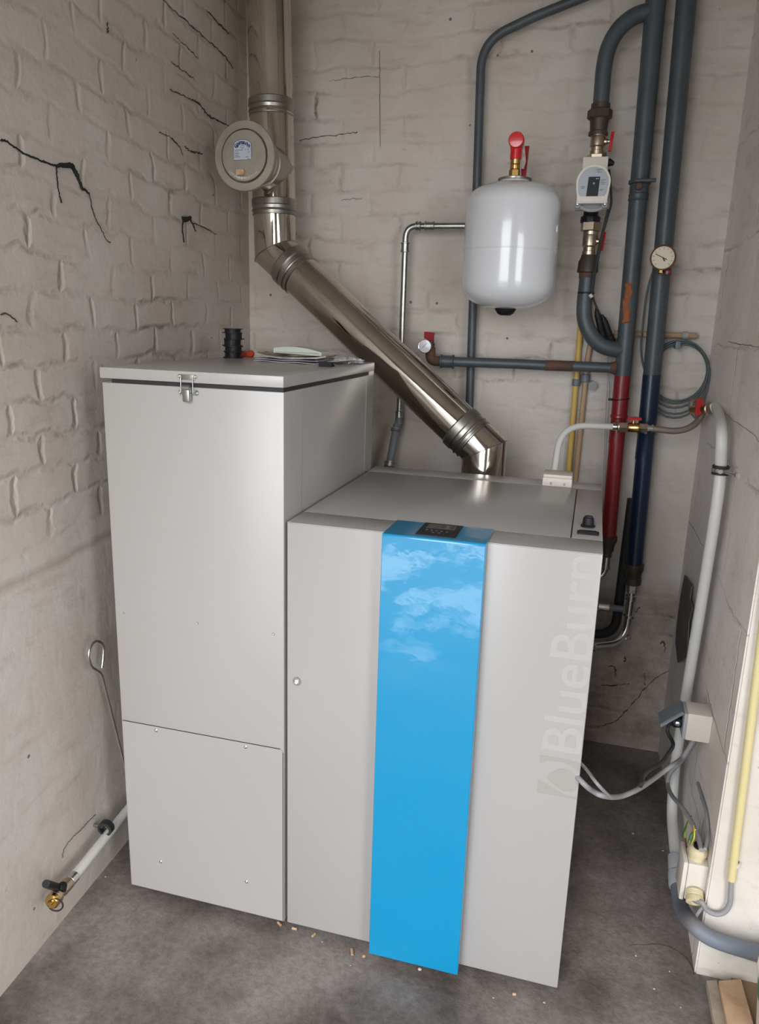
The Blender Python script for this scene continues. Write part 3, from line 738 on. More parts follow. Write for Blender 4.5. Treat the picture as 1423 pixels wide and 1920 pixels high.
sheet('newspaper', .262, .58, .21, .12, .04, H+.009, M['paper2'], 'grey printed paper curling up under the white plastic device', curl=.009, th=.004)
sheet('paper_scrap', .385, .575, .12, .08, -.5, H+.0045, M['paper'], 'white paper scrap with a lifted corner at the right of the pile', curl=.006)
sheet('brown_envelope', .215, .62, .17, .07, .03, H+.0165, M['card'], 'thin brown envelope poking out left at the back of the pile', curl=.003, th=.0015)
cl_ = thing('bulldog_clip', 'black fold-back clip at the front edge of the papers', 'clip', az(614, 687, H))
p = az(614, 687, H)
bm = bmesh.new(); prism(bm, [(-.012, 0), (.018, 0), (.018, .003), (-.008, .014), (-.012, .014)], p+V((-.017, -.012, .0)), (0, 1, 0), (0, 0, 1), (1, 0, 0), .036)
finish('clip_body', bm, M['black'], cl_, smooth=False)
tube('clip_wire', [p+V((-.008, .012, .003)), p+V((-.008, .034, .004)), p+V((.010, .034, .004)), p+V((.010, .012, .003))], .0009, M['chrome'], cl_, 6)
# crumpled bag
bm = bmesh.new(); bmesh.ops.create_icosphere(bm, subdivisions=3, radius=1)
pb = az(655, 682, H)
for v in bm.verts:
    k = 1+.28*math.sin(v.co.x*9+v.co.y*7)+.18*math.sin(v.co.y*13+v.co.z*11)
    v.co = V((pb.x+v.co.x*.036*k, pb.y+v.co.y*.02*k, H+.0075+max(v.co.z, -.75)*.0085*k))
mn = min(v.co.z for v in bm.verts)
for v in bm.verts: v.co.z += H-mn+.0003
tag(finish('plastic_bag', bm, M['bag'], ang=20), 'small crumpled clear plastic bag near the lid\'s right edge', 'bag')
# room unit on top of the papers
dv = thing('plastic_bracket', 'pale green-white curved plastic device lying on top of the papers', 'device', (.27, .59, H+.022))
pts = [(-.075, 0), (.075, 0), (.075, .010)] + [(.075-.150*i/14, .010+.0085*math.sin(math.pi*i/14)+.0035*i/14) for i in range(1, 15)]
bm = bmesh.new(); prism(bm, pts, (.272, .552, H+.0222), (.98, .03, -.03), (0.02, 0, 1), (-.03, 1, 0), .075, 0)
finish('cover', bm, M['device'], dv, ang=20)
box('edge_groove', .205, .338, .5495, .5525, H+.0262, H+.0278, M['greyp'], dv)

# ------------------------------------------------------------------ expansion vessel
vc = V((.818, 1.0, 0)); Rv = .148
zb, zt = 1.593, 1.975
ev = thing('expansion_vessel', 'round white steel expansion vessel hanging on the back wall', 'tank', (vc.x, vc.y, zb))
pr = []
for i in range(11):
    a = -math.pi/2+math.pi/2*i/10; pr.append((max(Rv*math.cos(a), 0) if i else .0, zb+.085+.085*math.sin(a)*1.0))
# flatten the domes: superellipse
pr = [(0, zb)]
for i in range(1, 15):
    a = math.pi/2*i/14; r = Rv*math.sin(a)**.75; pr.append((r, zb+.082*(1-math.cos(a)**.9)))
zs = 1.771
pr += [(Rv, zs-.0022), (Rv+.0012, zs-.0014), (Rv+.0012, zs+.0014), (Rv, zs+.0022)]
for i in range(1, 15):
    a = math.pi/2*(1-i/14); r = Rv*math.sin(a)**.75 if i < 14 else 0; 
    if r < .045: r = None
    if r: pr.append((r, zt-.074*(1-math.cos(a)**.9)))
pr += [(.045, zt+.006), (0, zt+.006)]
lathe('tank_shell', (vc.x, vc.y, 0), (0, 0, 1), pr, M['white'], ev, seg=96, ang=50)
lathe('flange', (vc.x, vc.y, zt+.003), (0, 0, 1), [(.044, 0), (.052, .003), (.052, .007), (.044, .010), (0, .010)], M['galv'], ev, seg=48)
lathe('drain_cap', (vc.x-.002, vc.y, zb+.004), (0, 0, -1), [(.035, 0), (.034, .006), (.026, .018), (.016, .024), (0, .024)], M['black'], ev, seg=32)
br2 = box('wall_bracket', vc.x-.02, vc.x+.02, vc.y+Rv-.01, YB+.002, 1.74, 1.80, M['greyp'], ev, .003)
# valve on top of the vessel
vv = thing('cap_valve', 'brass valve with round red cap on top of the white vessel', 'valve', (vc.x-.001, vc.y, zt+.013))
zv = zt+.0125
xx = vc.x-.002
hexa('hex_body', (xx, vc.y, zv), (0, 0, 1), .0175, .024, M['brass'], vv, .2)
lathe('threaded_body', (xx, vc.y, zv+.024), (0, 0, 1), [(.0135, 0), (.0155, .002), (.0155, .012), (.014, .014), (.0155, .016), (.0155, .030)], M['brass'], vv)
lathe('red_collar', (xx, vc.y, zv+.053), (0, 0, 1), [(.0155, 0), (.0175, .001), (.0175, .030), (.0185, .031), (.0185, .036), (.016, .040)], M['cap'], vv)
lathe('red_cap', (xx+.0, vc.y+.022, zv+.106), (0, -1, 0), [(.014, 0), (.017, .01), (.019, .02), (.0235, .021), (.0245, .026), (.024, .040), (.021, .045), (0, .047)], M['cap'], vv, seg=40)
lathe('rear_neck', (xx, vc.y+.012, zv+.08), (0, .3, 1), [(.014, 0), (.014, .022)], M['cap'], vv)
bm = bmesh.new(); prism(bm, [(.018, .0), (.031, .0), (.036, .098), (.022, .098), (.024, .06), (.016, .03)], (xx, vc.y+.03, zv), (1, 0, 0), (0, 0, 1), (0, 1, 0), .009)
finish('red_lever', bm, M['redd'], vv, smooth=False)
bm = bmesh.new(); prism(bm, [(.017, .03), (.026, .028), (.031, .05), (.022, .105), (.016, .095)], (xx, vc.y+.012, zv), (1, 0, 0), (0, 0, 1), (0, 1, 0), .001)
finish('tag', bm, M['paper2'], vv, smooth=False)

# ------------------------------------------------------------------ pipework on the back wall
YP1 = 1.15
# thin grey pipe behind the vessel
tp = thing('vertical_grey_pipe', 'thin dark grey pipe rising behind the white vessel and bending right at the top', 'pipe', (.69, 1.195, .8))
P1 = ay(880, 860, 1.195); P2 = ay(902, 120, 1.195); xk = (P1.x+P2.x)/2
a_ = V((P1.x, 1.195, .80)); b_ = V((P2.x-.002, 1.195, 2.437)); c_ = ay(1000, 32, 1.195); d_ = ay(1180, -40, 1.195)
tube('pipe', fillet([a_, b_, c_, d_], [.09, .01], 12), .0148, M['grey'], tp, 24)
for zc in (1.30, 2.2):
    pass
# galvanised pressed pipe
gp = thing('galvanised_pipe', 'thin galvanised pipe rising left of the vessel and turning towards it', 'pipe', (.43, 1.17, 1.0))
g0 = ay(748, 790, 1.17); g1 = ay(761, 424, 1.17); g2 = ay(800, 424, 1.17); g3 = ay(900, 420, 1.17)
xg = (g0.x+g1.x)/2; zg = g1.z
k1 = V((xg, 1.17, 1.20)); k2 = V((xg, 1.17, zg)); k3 = V((g3.x, 1.17, zg))
tube('pipe', fillet([k1, k2, k3], .042, 12), .0108, M['galv'], gp, 20)
def ring(c, d, r, L, m, par, name='press_fitting'):
    return lathe(name, V(c)-V(d).normalized()*L/2, d, [(r-.002, 0), (r+.0008, .001), (r+.0034, .002), (r+.0034, .006), (r+.0008, .007), (r+.0008, L-.007), (r+.0034, L-.006), (r+.0034, L-.002), (r-.002, L)], m, par, seg=24)
ring(k2-V((0, 0, .070)), (0, 0, 1), .0128, .035, M['galv'], gp)
ring(k2+V((.045, 0, 0)), (1, 0, 0), .0128, .02, M['galv'], gp)
ring(k2+V((.085, 0, 0)), (1, 0, 0), .0128, .035, M['galv'], gp)
ring(k1+V((0, 0, 0)), (0, 0, 1), .0128, .05, M['galv'], gp)
e1 = ay(744, 800, 1.16); e2 = ay(728, 880, 1.10)
tube('flexible_section', smoothline([k1, V((xg, 1.168, 1.175)), e1, (e1+e2)/2, e2, e2+V((-.01, -.03, -.1))], 6), .0145, M['lid_g'], gp, 20)
ring(e1+(e2-e1)*.08, e2-e1, .0165, .014, M['galv'], gp); ring(e1+(e2-e1)*.88, e2-e1, .0165, .022, M['galv'], gp)

# big flow pipe A
A = thing('flow_pipe', 'thick grey flow pipe turning dark red below, left of the pair', 'pipe', (1.205, YP1, .8))
xa0 = ay(1237, 20, YP1).x; xa1 = ay(1149, 900, YP1).x
def pA(z): # leans very slightly
    f = (z-1.0)/(2.6-1.0); return V((1.211-.026*f, YP1, z))
RA = .0262
zred = ay(1163, 704, YP1).z
zred2 = ay(1155, 778, YP1).z
tube('upper_pipe', [pA(2.94), pA(zred)], [.0315, .0262+.0008], M['grey'], A, 32)
zj = ay(1198, 378, YP1).z
lathe('weld_ring', pA(zj), (0, 0, 1), [(.028, 0), (.0315, .004), (.030, .012), (.0315, .02), (.028, .026)], M['grey'], A, cap=False)
zf = ay(1198, 342, YP1).z
lathe('clamp', pA(zf)-V((0, 0, .006)), (0, 0, 1), [(.029, 0), (.034, .001), (.034, .011), (.029, .012)], M['grey'], A, cap=False)
bm = bmesh.new(); add_lathe(bm, pA(zf)+V((-.015, -.034, 0)), (1, 0, 0), [(.006, 0), (.006, .062)], 12); finish('clamp_screw', bm, M['grey'], A)
lathe('drain_plug', pA(zf)+V((-.002, -.026, -.017)), (0, -1, 0), [(.012, 0), (.012, .008), (.009, .012), (0, .012)], M['rust'], A)
tube('red_pipe', [pA(zred), pA(zred2)], .0265, M['red_p'], A, 32)
lathe('red_sleeve', pA(zred2+.004), (0, 0, -1), [(.026, 0), (.0285, .004), (.0285, .012), (.0255, .016), (.0255, .1)], M['red_p'], A)
zend = ay(1138, 1005, YP1).z
tube('red_pipe', [pA(zred2), pA(zend)], .0255, M['red_p'], A, 32)
lathe('reducer', pA(zend), (0, 0, -1), [(.031, 0), (.031, .018), (.027, .024), (.023, .04), (.023, .052), (.018, .055), (.018, .075)], M['iron'], A)
s0 = pA(zend-.075)
tube('press_bend', fillet([s0, s0-V((0, 0, .075)), s0-V((.09, .02, .10))], .04, 8), .0115, M['chrome'], A, 20)
ring(s0-V((0, 0, .02)), (0, 0, 1), .0135, .05, M['chrome'], A)
# peeling patch showing rust
zr0, zr1 = ay(1175, 606, YP1).z, ay(1183, 532, YP1).z
bm = bmesh.new()
R_ = .0285; N = 14; rws = []
for i in range(N+1):
    z = zr0+(zr1-zr0)*i/N; c = pA(z); wd = .46+.10*math.sin(i*1.9)+.05*math.sin(i*4.1); ctr = -math.pi/2-.28+.1*math.sin(i*.7)
    rws.append([(c + V((math.cos(ctr+wd*(j/6-.5)*2*.8), math.sin(ctr+wd*(j/6-.5)*2*.8), 0))*(RA+.0022+(zr1*0)+.0018*i/N+.0012)) for j in range(7)])
vs = [[bm.verts.new(p) for p in r] for r in rws]
for i in range(N):
    for j in range(6): bm.faces.new((vs[i][j], vs[i][j+1], vs[i+1][j+1], vs[i+1][j]))
pt = finish('rust_patch', bm, M['rusto'], A); sm_ = pt.modifiers.new('solid', 'SOLIDIFY'); sm_.thickness = .0012
# big return pipe B
Bp = thing('return_pipe', 'thick grey return pipe turning dark blue below, right of the pair', 'pipe', (1.29, YP1, .75))
def pB(z):
    f = (z-1.0)/(2.6-1.0); return V((1.306-.034*f, YP1+.0, z))
zbl = ay(1208, 702, YP1).z; zbl2 = ay(1201, 808, YP1).z; zbe = ay(1176, 1055, YP1).z
tube('upper_pipe', [pB(2.94), pB(zbl)], [.0305, .0285], M['grey'], Bp, 32)
tube('blue_pipe', [pB(zbl), pB(zbl2)], .0295, M['blue_p'], Bp, 32)
lathe('blue_sleeve', pB(zbl2+.004), (0, 0, -1), [(.029, 0), (.0305, .004), (.0305, .012), (.0285, .016), (.0285, .1)], M['blue_p'], Bp)
tube('blue_pipe', [pB(zbl2), pB(zbe)], .0285, M['blue_p'], Bp, 32)
lathe('reducer', pB(zbe), (0, 0, -1), [(.033, 0), (.033, .022), (.029, .03), (.026, .05), (.030, .052), (.030, .075), (.024, .078)], M['iron'], Bp)
s0 = pB(zbe-.078); q2_ = ay(1165, 1185, YP1)
hexa('nipple', s0, (0, 0, -1), .019, .03, M['galv'], Bp)
zlow = ay(1130, 1207, YP1-.05).z
tube('press_bend', fillet([s0-V((0, 0, .02)), V((s0.x-.004, YP1-.005, zlow)), V((1.10, YP1-.15, zlow+.003))], .075, 12), .0135, M['chrome'], Bp, 24)
ring(s0-V((0, 0, .05)), (0, 0, 1), .0155, .02, M['chrome'], Bp); ring(s0-V((0, 0, .12)), (0, 0, 1), .0155, .012, M['chrome'], Bp); ring(s0-V((.002, 0, .20)), (0, 0, 1), .0155, .012, M['chrome'], Bp)
ring(V((1.185, YP1-.095, zlow+.001)), (1, .43, 0), .016, .04, M['chrome'], Bp)
# second small pipe into the boiler behind
sp_ = thing('branch_pipe', 'short grey metal pipe running into the boiler\'s back below the red pipe', 'pipe', (1.2, 1.15, .9))
h1_ = ay(1168, 1142, 1.165)
tube('pipe', [V((1.05, 1.165, h1_.z)), V((h1_.x+.0, 1.165, h1_.z))], .012, M['lid_g'], sp_, 20)
ring(V((1.225, 1.165, h1_.z)), (1, 0, 0), .0145, .04, M['chrome'], sp_)
tube('dark_bend', fillet([V((1.283, 1.205, .96)), V((1.276, 1.205, h1_.z-.12)), V((1.12, 1.205, h1_.z-.13))], .07), .017, M['blackr'], sp_, 20)  # dark tube following behind the chrome bend
# pressure gauge on the return pipe
gz = ay(1243, 483, 1.08)
ga = thing('thermometer_gauge', 'round brown-rimmed dial gauge on the thick return pipe', 'gauge', gz)
gd = V((-.06, -1, .0)).normalized()
lathe('gauge_case', gz-gd*.01, gd, [(.030, -.012), (.037, -.008), (.039, 0), (.039, .008), (.036, .012), (.034, .010), (.034, .008), (0, .008)], M['rim'], ga, seg=48)
lathe('dial', gz-gd*.0018, gd, [(.0338, 0), (.0338, .0006), (0, .0006)], M['dial'], ga, seg=48)
def gtube(a, r0, r1, rad, m, nm, off=.0):
    gx = V((1, -.06, 0)).normalized()
    return tube(nm, [gz+gx*(r0*math.cos(a))+V((0, 0, r0*math.sin(a)))+gd*off, gz+gx*(r1*math.cos(a))+V((0, 0, r1*math.sin(a)))+gd*off], rad, m, ga, 6)
gtube(math.radians(155), -.014, .026, .0012, M['redd'], 'needle')
gtube(math.radians(-60), 0, .012, .0022, M['rust'], 'pointer_tail'); 
bm = bmesh.new(); gx = V((1, -.06, 0)).normalized()
for i in range(11):
    a = math.radians(225-27*i); add_tube(bm, [gz+gx*(.025*math.cos(a))+V((0, 0, .025*math.sin(a))), gz+gx*(.031*math.cos(a))+V((0, 0, .031*math.sin(a)))], .0006, 5)
finish('dial_marks', bm, M['inkg'], ga)
lathe('gauge_stem', gz-gd*.02, -gd, [(.012, 0), (.012, .04)], M['brass'], ga)
lathe('brass_nut', gz+V((-.002, .0, -.038)), (0, 0, -1), [(.009, 0), (.009, .008), (.005, .012)], M['brass'], ga, seg=6)
box('red_pointer_knob', gz.x+.012, gz.x+.030, gz.y-.004, gz.y+.008, gz.z-.052, gz.z-.036, M['red_p'], ga, .003)

# pump loop
YQ = 1.13
def q_(u, v): return ay(u, v, YQ)
xt = q_(1131, 150).x; xbt = q_(1098, 570).x
def pQ(v):  # pump axis point at image height v
    z = q_(1115, v).z; f = (z-1.62)/(2.3-1.62); return V((1.046+(1.040-1.046)*f, YQ, z))
# evaluate axis from the photo
xq0 = q_(1098, 560); xq1 = q_(1130, 150)
def pQz(z):
    f = (z-xq0.z)/(xq1.z-xq0.z); return V((xq0.x+(xq1.x-xq0.x)*f, YQ, z))
def pQ(v): return pQz(q_(1130-(v-150)*.078, v).z)
lp = thing('pump_loop_pipe', 'grey curved pipe arching from the flow pipe down to the pump', 'pipe', pQ(200))
j0 = q_(1224, 20); top_z = j0.z
tube('pipe', smoothline([V((pA(top_z).x, YP1, top_z+.004)), ay(1201, 26, 1.145), ay(1178, 38, 1.14), ay(1156, 60, 1.135), ay(1140, 91, YQ), ay(1132, 128, YQ), pQ(165), pQ(195)], 8), .0245, M['grey'], lp, 28)
un = thing('pipe_union', 'black iron pipe union above the white pump', 'union', pQ(250))
a0 = pQ(194)
lathe('union_body', a0, (0, 0, -1), [(.024, 0), (.029, .002), (.029, .018), (.024, .022), (.024, .026)], M['iron'], un)
lathe('union_nut', a0-V((0, 0, .018)), (0, 0, -1), [(.035, 0), (.038, .003), (.038, .024), (.034, .028)], M['iron'], un, seg=8)
lathe('union_tail', a0-V((0, 0, .045)), (0, 0, -1), [(.030, 0), (.028, .012), (.026, .035), (.030, .038), (.030, .047)], M['iron'], un)
def ballvalve(c, L, label, side=1, nm='ball_valve', hz=.0):
    t_ = thing(nm, label, 'valve', c)
    lathe('valve_body', c, (0, 0, -1), [(.019, 0), (.024, .002), (.024, L*.16), (.0225, L*.18), (.0235, L*.22), (.0235, L*.60), (.019, L*.66), (.019, L*.80), (.022, L*.82), (.022, L)], M['nickel'], t_, seg=32)
    mid = c-V((0, 0, L*.42))
    lathe('stem', mid+V((.018, -.004, 0)), (1, -.1, 0), [(.009, 0), (.009, .010), (.0055, .012), (.0055, .022)], M['nickel'], t_, seg=16)
    bm = bmesh.new(); prism(bm, [(-.004, .028), (.004, .028), (.0065, .008), (.008, 0), (.0065, -.008), (.004, -.028), (-.004, -.028), (-.0065, -.008), (-.008, 0), (-.0065, .008)],
                            mid+V((.036, -.004, hz)), (0, -1, 0), (.08, 0, 1), (1, 0, 0), .010)
    finish('red_handle', bm, M['red'], t_, ang=60)
    return t_
c1_ = pQ(249); c1b = pQ(291)
ballvalve(c1_, (c1_.z-c1b.z), 'nickel ball valve with red wing handle above the pump')
hexa('union_nut', c1b+V((0, 0, .0)), (0, 0, -1), .031, (c1b.z-pQ(305).z), M['nickel'], bpy.data.objects['ball_valve'])
# pump
pz0, pz1 = pQ(304).z, pQ(398).z
pm = thing('circulation_pump', 'white circulation pump with round grey label and black panel', 'pump', pQ(398))
xm = pQ(340).x; yf = YQ-.105
box('housing_block', xm-.040, xm+.036, YQ-.085, YQ+.03, pQ(352).z, pz0, M['whitep'], pm, .003)
bm = bmesh.new(); zc = pQ(360).z+.010; zlo = pz1+.012
fp = [(-.046, zlo-zc), (.046, zlo-zc)] + [(.051*math.cos(a), .051*math.sin(a)) for a in [math.radians(-25+230*i/24) for i in range(25)]]
prism(bm, fp, (xm-.002, YQ-.06, zc), (1, 0, 0), (0, 0, 1), (0, -1, 0), .05, .003); finish('motor_housing', bm, M['whitep'], pm, ang=30)
FO = V((xm-.002, YQ-.1101, zc-.001))
fp2 = [(-.042*1.0, -.030), (-.036, -.038), (.036, -.038), (.042, -.030)] + [(.0455*math.cos(a), .0455*math.sin(a)*1.0) for a in [math.radians(-15+210*i/24) for i in range(25)]]
bm = bmesh.new(); prism(bm, fp2, FO, (1, 0, 0), (0, 0, 1), (0, -1, 0), .0012); fc = finish('face_label', bm, M['label'], pm, smooth=False)
bm = bmesh.new(); prism(bm, [(-.018, -.0385), (.017, -.0385), (.019, .017), (-.015, .017)], FO+V((0, -.0012, 0)), (1, 0, 0), (0, 0, 1), (0, -1, 0), .001); finish('control_window', bm, M['panel'], fc, smooth=False)
lathe('button', FO+V((.002, -.002, -.002)), (0, -1, 0), [(.0028, 0), (.0028, .0014), (0, .0016)], M['greyp'], fc, seg=14)
bm = bmesh.new()
for x0_, x1_, z_ in [(.006, .026, .038), (.006, .016, .034), (.008, .024, .030), (-.036, -.023, -.010), (-.036, -.024, -.013), (-.035, -.026, -.016), (.021, .036, .008), (.021, .030, .004), (.021, .036, .0), (.021, .034, -.004), (.021, .033, -.019), (.021, .029, -.022)]:
    prism(bm, [(x0_, z_-.0007), (x1_, z_-.0007), (x1_, z_+.0007), (x0_, z_+.0007)], FO+V((0, -.0012, 0)), (1, 0, 0), (0, 0, 1), (0, -1, 0), .0004)
finish('label_print', bm, M['inkg'], fc, smooth=False)
bm = bmesh.new(); prism(bm, [(.006, .0105), (.0155, .0105), (.0155, .0125), (.006, .0125)], FO+V((0, -.0022, 0)), (1, 0, 0), (0, 0, 1), (0, -1, 0), .0004); finish('panel_mark', bm, M['labelw'], fc, smooth=False)
# metal lugs
bm = bmesh.new()
add_box(bm, xm-.052, xm+.044, YQ-.07, YQ-.04, zlo-.014, zlo+.006, .003)
for sx in (-.044, .038): add_lathe(bm, (xm+sx, YQ-.075, zlo-.002), (0, -1, 0), [(.010, -.02), (.010, .01), (.008, .013)], 20)
finish('flange_ring', bm, M['greyp'], pm)
for sx in (-.044, .038): lathe('flange_bolt', (xm+sx, YQ-.088, zlo-.002), (0, -1, 0), [(.0055, 0), (.0055, .004), (.003, .006), (0, .005)], M['chrome'], pm, seg=14)
bm = bmesh.new(); add_tube(bm, smoothline([(xm-.040, YQ-.075, zlo-.004), (xm-.02, YQ-.08, zlo-.014), (xm, YQ-.082, zlo-.017), (xm+.02, YQ-.08, zlo-.014), (xm+.036, YQ-.075, zlo-.004)], 5), .006, 10); finish('flange_rib', bm, M['greyp'], pm)
lathe('cable_gland', (xm+.034, YQ-.06, pz0-.012), (1, -.2, -.3), [(.011, 0), (.012, .006), (.010, .010), (.006, .02)], M['black'], pm, seg=20)
# black coupling
z9 = zlo-.008
lathe('outlet_coupling', (xm-.003, YQ, z9), (0, 0, -1), [(.023, 0), (.023, .014), (.030, .018), (.031, .022), (.031, .036), (.024, .040), (.024, .044)], M['black'], pm, seg=10, ang=25)
# lower valve
c2 = pQ(418)
hexn = pQ(418)
nb = ballvalve(pQ(433), pQ(433).z-pQ(480).z, 'nickel ball valve with red wing handle below the pump')
hexa('union_nut', hexn+V((0, 0, .001)), (0, 0, -1), .034, hexn.z-pQ(434).z, M['nickel'], nb, .3)
# iron reducer and lower loop
zr = pQ(478)
rd = thing('iron_reducer', 'dark iron reducer below the lower ball valve', 'fitting', pQ(505))
lathe('reducer_body', zr, (0, 0, -1), [(.024, 0), (.026, .010), (.032, .022), (.033, .045), (.034, .048), (.034, .054), (.029, .056)], M['iron'], rd)
zr2 = zr-V((0, 0, .050))
lp2 = thing('lower_loop_pipe', 'grey curved pipe swinging from the pump line back into the flow pipe', 'pipe', zr2)
jj = q_(1160, 650)
tube('pipe', smoothline([zr2, pQ(530), ay(1096, 568, YQ), ay(1096, 596, YQ), ay(1104, 621, YQ), ay(1119, 641, 1.135), ay(1138, 652, 1.14), V((pA(jj.z).x-.003, YP1, ay(1160, 657, YP1).z))], 8), .0255, M['grey'], lp2, 28)
lathe('rusty_collar', zr2+V((0, 0, -.004)), (0, 0, -1), [(.0265, 0), (.0265, .018)], M['rust'], lp2, cap=False)
lathe('cable_tie', pQ(548), (0, 0, -1), [(.0262, 0), (.0275, .001), (.0275, .004), (.0262, .005)], M['black'], lp2, cap=False)
# horizontal branch with gauge at its left end
hb = thing('horizontal_branch_pipe', 'horizontal grey pipe with a brown rusty stretch, crossing to the left gauge', 'pipe', ay(1000, 686, YP1))
hl = ay(822, 683, 1.13); hr = ay(1155, 690, YP1); zh = hr.z
ra, rb_ = ay(1022, 686, 1.14).x, ay(1075, 687, 1.145).x
tube('pipe', [V((hl.x+.01, 1.135, zh-.002)), V((.86, 1.138, zh)), V((ra, 1.142, zh-.001))], .0172, M['grey'], hb, 24)
lab(tube('rusty_section', [V((ra, 1.142, zh-.001)), V((rb_, 1.145, zh))], .0178, M['rust'], hb, 24), 'brown unpainted stretch')
tube('pipe', [V((rb_, 1.145, zh)), V((pA(zh).x, YP1, zh))], .0170, M['grey'], hb, 24)
lathe('rusty_joint', V((pA(zh).x-.042, 1.148, zh)), (1, 0, 0), [(.0172, 0), (.021, .012), (.024, .02)], M['rust'], hb)
ring(V((hl.x+.03, 1.135, zh-.002)), (1, 0, 0), .021, .05, M['grey'], hb, 'socket')
el = ay(806, 682, 1.135); gv = ay(806, 660, 1.135)
lab(tube('iron_elbow', fillet([V((hl.x+.012, 1.135, zh-.002)), V((el.x, 1.135, zh-.002)), V((el.x, 1.135, zh+.045))], .03, 8), .0175, M['rust'], hb, 20), 'rusty elbow')
pg = thing('pressure_gauge', 'small shiny white dial gauge with a square red handle', 'gauge', V((el.x, 1.135, zh+.045)))
lathe('stem', (el.x+.002, 1.135, zh+.040), (0, 0, 1), [(.012, 0), (.012, .02), (.009, .022), (.009, .05)], M['iron'], pg)
gc = ay(797, 649, 1.10)
lathe('gauge_case', gc, (0, -1, 0), [(.022, -.012), (.0245, -.008), (.0245, .004), (.023, .006), (.021, .005)], M['chrome'], pg, seg=36, cap=True)
lathe('dial', gc+V((0, -.0045, 0)), (0, -1, 0), [(.0215, 0), (.0215, .0012), (.012, .0022), (0, .0026)], M['dialw'], pg, seg=36)
tube('needle', [gc+V((-.008, -.0075, -.006)), gc+V((.007, -.0075, .010))], .0006, M['inkg'], pg, 5)
hh = ay(805, 630, 1.12)
bm = bmesh.new(); prism(bm, [(-.019, .014), (.017, .013), (.015, -.014), (.002, -.014), (-.019, -.008)], hh, (1, 0, 0), (0, 0, 1), (0, 1, 0), .008)
finish('red_handle', bm, M['redd'], pg, smooth=False)

# power cables of the pump
cb = thing('pump_cable', 'pair of thin black cables hanging from the pump to its plug connectors', 'cable', q_(1140, 320))
yc = 1.09
cpts = [(1142, 318, 1.07), (1144, 345, 1.06), (1146, 380, 1.07), (1138, 410, 1.09), (1130, 440, 1.09), (1122, 480, 1.09), (1116, 510, 1.095), (1111, 538, 1.10), (1109, 552, 1.10)]
tube('cable', smoothline([ay(u, v, y) for u, v, y in cpts], 8), .0036, M['blackr'], cb, 10)
cpts = [(1140, 392, 1.08), (1133, 420, 1.09), (1126, 450, 1.095), (1117, 490, 1.10), (1111, 520, 1.10), (1110, 545, 1.10), (1114, 565, 1.11), (1124, 588, 1.12)]
tube('cable', smoothline([ay(u, v, y) for u, v, y in cpts], 8), .0032, M['blackr'], cb, 10)
w0_, w1_ = ay(1106, 552, 1.10), ay(1112, 560, 1.10)
lathe('white_tag', w0_, w1_-w0_, [(.006, 0), (.006, .012)], M['paper'], cb, seg=10)
def plug(u0, v0, u1, v1, y0, y1):
    a, b_ = ay(u0, v0, y0), ay(u1, v1, y1); L = (b_-a).length
    lathe('plug_connector', a, b_-a, [(.003, -.012), (.006, -.002), (.0085, .002), (.0095, .01), (.011, .015), (.011, L*.72), (.013, L*.74), (.013, L)], M['black'], cb, seg=14)
plug(1119, 583, 1130, 632, 1.13, 1.15); plug(1131, 596, 1147, 641, 1.14, 1.16)
# cable tie on red pipe and thin wires hanging
tw = thing('thin_grey_wire', 'pair of very thin grey wires hanging behind the red pipe', 'wire', ay(1140, 700, 1.2))
tube('wire', smoothline([ay(1145, 640, 1.19), ay(1140, 680, 1.19), ay(1143, 740, 1.19), ay(1137, 830, 1.19), ay(1133, 980, 1.19)], 6), .0016, M['cable'], tw, 6)
tube('wire', smoothline([ay(1139, 660, 1.195), ay(1139, 720, 1.195), ay(1134, 820, 1.195), ay(1130, 960, 1.195)], 6), .0012, M['cable'], tw, 6)
zt_ = ay(1158, 748, YP1).z
ct = bmesh.new()
add_tube(ct, [pA(zt_)+V((math.cos(a)*.028, math.sin(a)*.028, .004*math.cos(a))) for a in [2*math.pi*i/24 for i in range(24)]], .0016, 6, True)
add_box(ct, pA(zt_).x-.040, pA(zt_).x-.027, YP1-.012, YP1-.002, zt_-.006, zt_+.002, .001)
tag(finish('cable_tie', ct, M['black']), 'black cable tie strapped round the dark red pipe', 'cable tie')

# conduits fixed to the back wall
yw = 1.228
yc_ = thing('yellow_conduit', 'upright yellow conduit on the back wall behind the boiler', 'conduit', ay(1070, 880, yw))
a0, a1 = ay(1088, 615, yw), ay(1066, 880, yw)
tube('conduit', [V((a0.x, yw, a0.z+.02)), V((a1.x, yw, a1.z)), V((a1.x-.004, yw, .6))], .0105, M['yellow'], yc_, 16)
pc_ = ay(1080, 717, yw)
lathe('conduit_clip', pc_-V((0, 0, .012)), (0, 0, 1), [(.0115, 0), (.014, .002), (.014, .022), (.0115, .024)], M['lid_g'], yc_, cap=False)
tc_ = thing('tan_conduit', 'upright tan conduit beside the yellow one, curving behind the grey loop', 'conduit', ay(1085, 880, yw))
a2, a3 = ay(1103, 655, yw), ay(1080, 885, yw)
tube('conduit', smoothline([ay(1180, 631, yw), ay(1140, 632, yw), ay(1112, 640, yw), ay(1104, 660, yw), ay(1098, 710, yw), ay(1080, 885, yw), ay(1072, 960, yw)], 8), .0098, M['tan'], tc_, 16)
pc2 = ay(1097, 709, yw)
lathe('conduit_clip', pc2-V((0, 0, .014)), (0, 0, 1), [(.011, 0), (.0165, .002), (.0165, .026), (.011, .028)], M['lid_g'], tc_, cap=False)
sp = ay(1108, 720, yw)
lathe('spare_clip', sp, (.3, -1, -.2), [(.006, -.01), (.013, 0), (.012, .014), (.016, .022), (.0, .022)], M['greyp'], tc_, seg=10)
